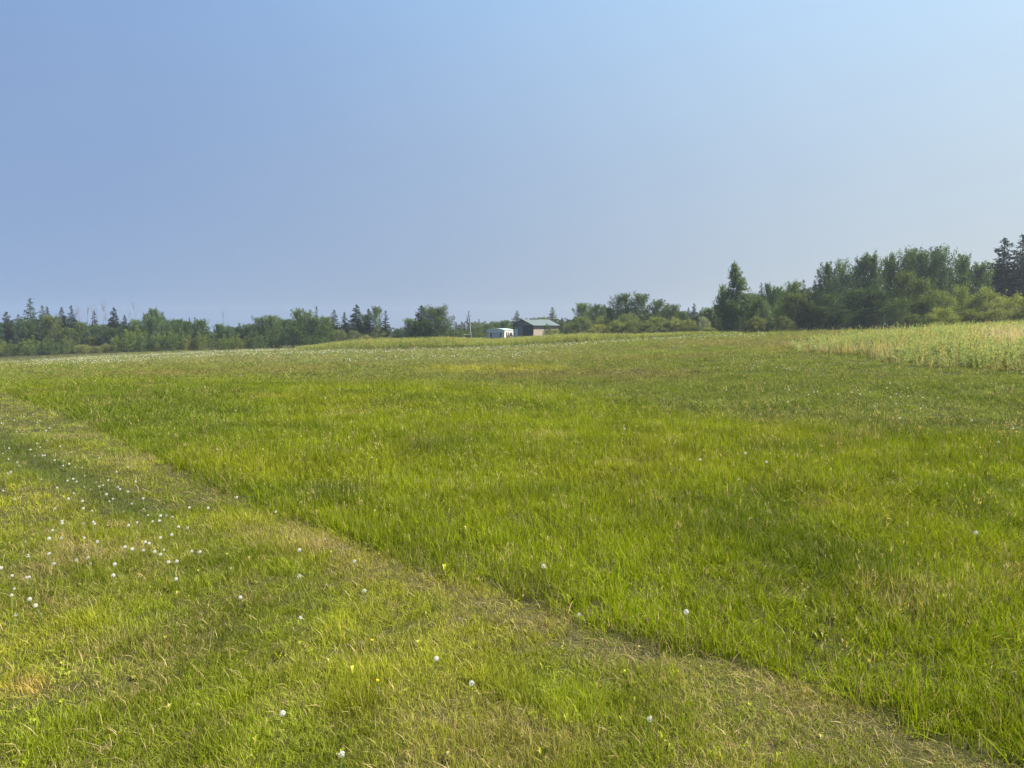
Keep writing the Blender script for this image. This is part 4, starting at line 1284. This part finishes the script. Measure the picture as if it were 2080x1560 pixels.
for px, py, lab in ((1394, 1243, "white dandelion standing alone in the near meadow grass"), (1422, 934, "left white dandelion of three in the mid meadow"), (1514, 920, "middle white dandelion of three in the mid meadow"),
                    (1557, 938, "right white dandelion of three in the mid meadow"), (1104, 1150, "white dandelion half hidden in the near meadow"), (1982, 1082, "white dandelion near the right edge of the near meadow")):
    dandelion(px, py, .22, True, lab, "nearer white dandelions of the meadow", 1.2)
yl = [(a / 3.467, 760 + b / 3.467) for a, b in ((232, 252), (365, 280), (584, 398), (681, 383), (628, 517), (610, 522), (1700, 118), (1750, 130), (1772, 130))]
yl += [(1500 + a / 3.586, 620 + b / 3.586) for a, b in ((1108, 545), (1240, 548), (1045, 662), (422, 692), (340, 822), (488, 840), (185, 948), (158, 985), (1665, 806), (1735, 806), (1945, 697), (235, 757))]
yl += [(1000 + a / 3.467, 700 + b / 3.467) for a, b in ((697, 390), (1647, 410), (1665, 455), (345, 595), (367, 500), (1278, 253), (1960, 455), (125, 330))]
yl += [(636, 820)]
for px, py in yl:
    dandelion(px, py, .2 if not (px < 260 and py > 830) else .1, False, ("yellow dandelion flower in the far part of the mown strip" if px < 260 and py > 810 else "yellow dandelion flower in the left part of the meadow" if px < 1000 else
              "yellow dandelion flower in the dull grass below the tall weeds" if py < 840 else "yellow dandelion flower in the bright meadow at right"), "yellow dandelion flowers", 1.3)
for px, py in ((756, 1300), (767, 1382), (603, 1043)):
    dandelion(px, py, .1, False, "yellow dandelion flower low in the near mown grass", "near yellow dandelion flowers", 1.0)

# uncountable pale seed heads over the far field
fl = MB()
xx, yy = [], []
rf = np.random.default_rng(77)
bx, by = ring_points(40, 150, .8, rf); bz = gz(bx, by); bu, bv, _ = project(bx, by, bz); bd_ = np.hypot(bx, by); bDm = np.interp(np.arctan2(bx, by), TH, TD)
pr = sm(0, 8, 748 - bv) * (bu < 1120) * .9 * sm(.3, .6, fbm(bx, by, 9, 50)) + (bu > 950) * np.exp(-((bv - (rowof(BANK_F, bu) + 4)) / 4.5) ** 2) * .9 * (bu < 1560)
pr += (bu > 1230) * (bu < 1660) * np.exp(-((bv - 742) / 5.0) ** 2) * .25
k = (rf.random(len(bx)) < pr) & (bd_ < bDm + 3) & (bu > -300)
bx, by, bz, bd_ = bx[k], by[k], bz[k], bd_[k]
s = .022 * (1 + bd_ / 110); hz = bz + rf.uniform(.14, .22, len(bx))
Pc = np.stack([bx, by, hz], 1)
o3 = np.array([[0, 0, 1], [1, 0, 0], [0, 1, 0], [-1, 0, 0], [0, -1, 0], [0, 0, -.7]])
Vf = (Pc[:, None, :] + o3[None] * s[:, None, None]).reshape(-1, 3)
fa = np.array([[0, 1, 2], [0, 2, 3], [0, 3, 4], [0, 4, 1], [5, 2, 1], [5, 3, 2], [5, 4, 3], [5, 1, 4]])
Lf = (np.arange(len(Pc))[:, None, None] * 6 + fa[None]).reshape(-1)
far_fl = link("field_dandelions", new_mesh("field_dandelions", Vf, Lf, np.arange(len(Lf) // 3) * 3, np.full(len(Lf) // 3, 3), [M_FLUFF]))
tag(far_fl, "pale haze of dandelion heads over the far field", "dandelions", kind="stuff")

# ------------------------------------------------------------------ shed
M_TAN = mat_ribbed("shed_tan_cladding", (.34, .29, .245), (.29, .25, .21), .3, 'Y', .6)
M_TAN_SHADE = mat_ribbed("shed_shade_cladding", (.20, .20, .19), (.165, .165, .155), .3, 'X', .6)  # gable copy of the tan cladding, its shade put into a darker grey
M_GRN = mat_ribbed("shed_green_roof", (.135, .16, .15), (.11, .135, .128), .3, 'Y', .38)
M_DGRN = mat_ribbed("shed_dark_green", (.012, .034, .036), (.02, .045, .045), .3, 'X', .45)
M_TRIM = mat_rough("dark_green_trim", (.012, .03, .03), .3, 5, .5)
M_WHITE = mat_rough("white_paint", (.62, .64, .66), .15, 3, .6)
M_CREAM = mat_rough("cream_paint", (.66, .58, .42), .25, 3, .6)
M_FRONT_SHADE = mat_rough("front_shade_siding", (.40, .46, .49), .18, 2.0, .5, stretch=(1, 1, 6))  # bluish shade of the trailer's front is put into this colour
M_LID = mat_rough("trailer_roof_metal", (.42, .52, .47), .2, 2.5, .4)
M_WHITESIDE = mat_rough("trailer_white_siding", (.66, .64, .60), .2, 2.5, .5, stretch=(1, 1, 5))
M_GLASS = mat_rough("window_glass", (.035, .05, .07), .4, 2, .12, spec=.6)
M_BLIND = mat_rough("window_blind", (.34, .40, .46), .25, 14, .7, stretch=(.2, .2, 4))
M_RUST = mat_rough("rusty_orange", (.45, .15, .05), .5, 6, .8, col2=(.5, .30, .18))
M_DOORB = mat_rough("brown_door", (.11, .075, .05), .3, 4, .6)
M_WOODP = mat_rough("weathered_pole", (.33, .32, .25), .3, 6, .85, stretch=(1, 1, .2))
M_DARKP = mat_rough("dark_pole_wood", (.09, .085, .085), .4, 6, .85)
M_METAL = mat_rough("grey_metal", (.12, .12, .13), .3, 5, .45)

WS, LS, HE, RISE = 6.2, 6.7, 2.85, 1.08
D0 = 147.0
cx = (1083.2 - 1040) / F * D0
shed = bpy.data.objects.new("shed", None); COL.objects.link(shed)
shed.location = (cx, D0, gz1(cx, D0) - .05)
shed.rotation_euler = (0, 0, -R(50))
tag(shed, "small gabled shed with green metal roof and dark sliding door", "shed")
# local frame: gable wall on y=0 from x=-WS (left) to 0 (right corner); building runs to y=LS
mb = MB(); mb.prism([(-WS, 0), (0, 0), (0, HE), (-WS / 2, HE + RISE), (-WS, HE)], 0, .12); mb.prism([(-WS, 0), (0, 0), (0, HE), (-WS / 2, HE + RISE), (-WS, HE)], LS - .12, LS)
mb.build("gable_wall", M_TAN_SHADE, shed)
mb = MB(); mb.box(-.12, 0.004, .12, LS - .12, 0, HE); mb.box(-WS - .004, -WS + .12, .12, LS - .12, 0, HE); mb.build("side_wall", M_TAN, shed)
mb = MB(); ov = .35; sl = RISE / (WS / 2)
for sg in (-1, 1):
    xe = -WS / 2 + sg * (WS / 2 + ov); ze = HE - ov * sl + .02
    mb.prism([(-WS / 2, HE + RISE + .03), (xe, ze), (xe, ze + .07), (-WS / 2, HE + RISE + .10)] if sg > 0 else [(-WS / 2, HE + RISE + .10), (xe, ze + .07), (xe, ze), (-WS / 2, HE + RISE + .03)], -.3, LS + .3)
rf_ = mb.build("roof", M_GRN, shed)
mb = MB(); mb.prism([(-WS / 2 - .28, HE + RISE + .02), (-WS / 2 + .28, HE + RISE + .02), (-WS / 2 + .2, HE + RISE + .26), (-WS / 2, HE + RISE + .32), (-WS / 2 - .2, HE + RISE + .26)], 1.9, 4.1)
mb.build("ridge_vent", M_TRIM, rf_)
mb = MB()
for sg in (-1, 1):
    xe = -WS / 2 + sg * (WS / 2 + ov); ze = HE - ov * sl
    a = [(-WS / 2, HE + RISE - .1), (xe, ze - .12), (xe, ze + .1), (-WS / 2, HE + RISE + .12)]
    mb.prism(a if sg > 0 else a[::-1], -.36, -.303)
    mb.box(min(xe, xe + sg * .05), max(xe, xe + sg * .05), -.3, LS + .3, ze - .13, ze + .06)
mb.build("fascia", M_TRIM, shed)
mb = MB(); mb.box(-WS - .03, .03, -.05, -.003, HE - .22, HE - .02); mb.box(-.12, .03, -.05, -.003, 0, HE - .22); mb.box(-WS - .03, -WS + .12, -.05, -.003, 0, HE - .22); mb.build("door_track", M_TRIM, shed)
mb = MB(); mb.box(-3.1, -.14, -.12, -.06, .05, HE - .12); mb.build("sliding_door", M_DGRN, shed)
mb = MB(); mb.box(-5.65, -4.75, -.05, -.004, .1, 2.1); wd = mb.build("walk_door", M_WHITE, shed)
mb = MB(); mb.box(-4.88, -4.82, -.09, -.051, 1.0, 1.1); mb.build("handle", M_METAL, wd)
mb = MB(); mb.box(-WS / 2 - .14, -WS / 2 + .14, -.04, -.003, HE + .25, HE + .75); mb.build("gable_vent", M_TRIM, shed)

# ------------------------------------------------------------------ trailer
TW, TL = 3.35, 5.7
D1 = 139.0
tx = (1024.3 - 1040) / F * D1
trl = bpy.data.objects.new("house_trailer", None); COL.objects.link(trl)
trl.location = (tx, D1, gz1(tx, D1) + .05); trl.rotation_euler = (0, 0, -R(17))
tag(trl, "old white house trailer, front tinted blue grey for shade, with wide front window", "trailer")
HB = 2.05
mb = MB(); mb.box(-TW, 0, 0, TL, .15, HB - .22)
mb.build("body", M_FRONT_SHADE, trl)
mb = MB(); mb.box(.004, .03, .1, TL, .15, HB); mb.build("side_panel", M_WHITESIDE, trl)
mb = MB(); arch = [(-TW - .12 + (TW + .24) * k / 10, HB + .02 + .30 * math.sin(math.pi * (k / 10)) ** .8) for k in range(11)]
mb.prism([(-TW - .12, HB - .18)] + arch + [(.12, HB - .18)], -.12, -.06); mb.build("front_fascia", M_FRONT_SHADE, trl)
mb = MB(); mb.prism([(-TW - .14, HB - .0)] + [(a, b + .05) for a, b in arch] + [(.14, HB - .0)], -.055, TL)
mb.build("roof", M_LID, trl)
for zz in (.0,):
    mb = MB(); mb.prism([(-TW - .15, HB - .30), (.15, HB - .30), (.15, HB - .19), (-TW - .15, HB - .19)], -.16, -.02); mb.build("fascia_lip", M_WHITE, trl)
win = MB(); win.box(-2.85, -.45, -.035, -.003, .75, 1.70); wo_ = win.build("window", M_BLIND, trl)
mb = MB(); mb.box(-2.78, -2.42, -.05, -.036, .85, 1.62); mb.box(-.78, -.52, -.05, -.036, .8, 1.65); mb.build("pane", M_GLASS, wo_)
mb = MB(); mb.box(-2.9, -.4, -.09, -.04, 1.66, 1.76); mb.box(-2.97, -2.87, -.09, -.004, .7, 1.76); mb.box(-.42, -.32, -.09, -.004, .7, 1.76); mb.box(-2.36, -2.28, -.08, -.036, .8, 1.66)
mb.build("frame", M_WHITE, wo_)
mb = MB(); n = 12
for k in range(n):
    a0, a1 = k / n, (k + 1) / n
    f0, f1 = math.sin(math.pi * a0) * .16, math.sin(math.pi * a1) * .16
    x0, x1 = -2.7 + 2.0 * a0, -2.7 + 2.0 * a1
    mb.face([(x0, -.06, .80 - f0), (x1, -.06, .80 - f1), (x1, -.20 - f1, .76 - f1), (x0, -.20 - f0, .76 - f0)])
    mb.face([(x0, -.20 - f0, .76 - f0), (x1, -.20 - f1, .76 - f1), (x1, -.20 - f1, .70 - f1), (x0, -.20 - f0, .70 - f0)])
mb.build("sill", M_METAL, wo_)
mb = MB(); mb.box(-.12, .035, -.02, .1, .55, HB - .2); mb.build("corner_trim", M_CREAM, trl)
mb = MB(); mb.box(-.13, .04, -.025, .35, .12, .55); mb.build("rusty_skirt", M_RUST, trl)
mb = MB(); mb.box(.031, .06, 1.0, 1.75, .35, 1.75); dr_ = mb.build("side_door", M_DOORB, trl)
mb = MB(); mb.box(.061, .08, 1.15, 1.6, 1.1, 1.6); mb.build("pane", M_GLASS, dr_)
mb = MB(); mb.box(.03, .055, 3.4, 4.6, .95, 1.6); mb.build("side_window", M_GLASS, trl)

plant('narrowspruce', 1033, 673, 11, 137.5, "dark scraggly young tree against the trailer's white side", tint=DK)
plant('sapling', 1039, 673, 8, 140.3, "dark bushy sapling between the trailer and the shed", tint=(.4, .45, .5))

# ------------------------------------------------------------------ utility pole and posts
Dp = 148.0; X0, Y0, Z0 = at_dist(956, Dp)
up = bpy.data.objects.new("utility_pole", None); COL.objects.link(up); up.location = (X0, Y0, Z0)
tag(up, "leaning wooden utility pole with transformer left of the trailer", "utility pole")
hp = 6.15
mb = MB(); mb.tube([(0, 0, -.2), (-.06, 0, 2), (-.16, 0, 4.0)], [.125, .115, .105], 10); mb.build("pole", M_WOODP, up)
mb = MB(); mb.tube([(-.16, 0, 4.0), (-.34, 0, 5.2), (-.38, 0, hp)], [.10, .085, .065], 10); mb.build("pole_top", M_DARKP, up)
mb = MB(); mb.tube([(-.62, -.05, 3.85), (-.62, -.05, 3.95), (-.62, -.05, 4.75), (-.62, -.05, 4.85)], [.08, .14, .14, .06], 10); mb.box(-.5, -.3, -.08, -.02, 4.3, 4.4); mb.tube([(-.62, -.05, 4.85), (-.62, -.05, 5.05)], [.03, .03], 6)
mb.build("transformer", M_METAL, up)
mb = MB(); mb.tube([(-.75, 0, 5.05), (.15, 0, 5.2)], [.035, .035], 6); mb.tube([(-.62, 0, 3.8), (-.2, 0, 3.4)], [.03, .03], 5); mb.build("crossarm", M_DARKP, up)
for ix, iz in ((-.14, 5.9), (.1, 5.15), (-.72, 5.1)):
    mb = MB(); mb.tube([(ix, 0, iz), (ix, 0, iz + .06), (ix, 0, iz + .1), (ix, 0, iz + .2)], [.02, .05, .03, .045], 8); mb.build("insulator", M_METAL, up)
mb = MB(); mb.box(-.17, .17, -.3, -.14, .85, 1.35); mb.tube([(.0, -.22, .87), (.0, -.32, .87)], [.1, .1], 8); mb.build("meter_box", M_METAL, up)
mb = MB(); mb.tube([(.22, -.1, -.1), (.2, -.1, 1.9)], [.05, .05], 6); mb.build("conduit", M_WOODP, up)

fr_ = bpy.data.objects.new("wooden_frame", None); COL.objects.link(fr_); xf, yf, zf = at_dist(943, Dp); fr_.location = (xf, yf, zf)
tag(fr_, "thin pale post with a rail reaching to the utility pole", "frame")
mb = MB(); mb.tube([(0.05, 0, -.1), (0, 0, 1.48)], [.05, .045], 6); mb.build("post", M_WOODP, fr_)
mb = MB(); mb.box(-.1, 1.12, -.04, .04, 1.48, 1.58); mb.build("rail", M_CREAM, fr_)

for px, D, h, lab in ((977.3, 146, .95, "short white post left of the trailer"), (984.5, 147, .55, "tiny white stake beside the trailer's left corner")):
    xq, yq, zq = at_dist(px, D); mb = MB(); mb.tube([(0, 0, -.1), (0, 0, h - .04), (0, 0, h)], [.075, .07, .03], 6)
    o = mb.build("white_post", M_WHITE, None); o.location = (xq, yq, zq); tag(o, lab, "post")
xq, yq, zq = at_dist(973.2, 200)
mb = MB(); ztp = EYE + 200 * (660 - 648) / F - zq
mb.tube([(0, 0, -.2), (0, 0, ztp)], [.17, .12], 8); o = mb.build("distant_pole", M_DARKP); o.location = (xq, yq, zq)
tag(o, "dark pole tip rising above the far trees left of trailer", "pole")

# ------------------------------------------------------------------ haze
hz_ = MB(); hz_.box(-640, 640, -640, 640, -14, 17)
m, n, l = mat("haze")
pv = n.new("ShaderNodeVolumePrincipled")
pv.inputs['Color'].default_value = (.80, .88, 1.0, 1); pv.inputs['Density'].default_value = .00045; pv.inputs['Anisotropy'].default_value = .3
pv.inputs['Density Attribute'].default_value = ""
o = n.new("ShaderNodeOutputMaterial"); l.new(pv.outputs[0], o.inputs['Volume'])
hz = hz_.build("haze", m); tag(hz, "thin summer haze in the air", "haze", kind="stuff")
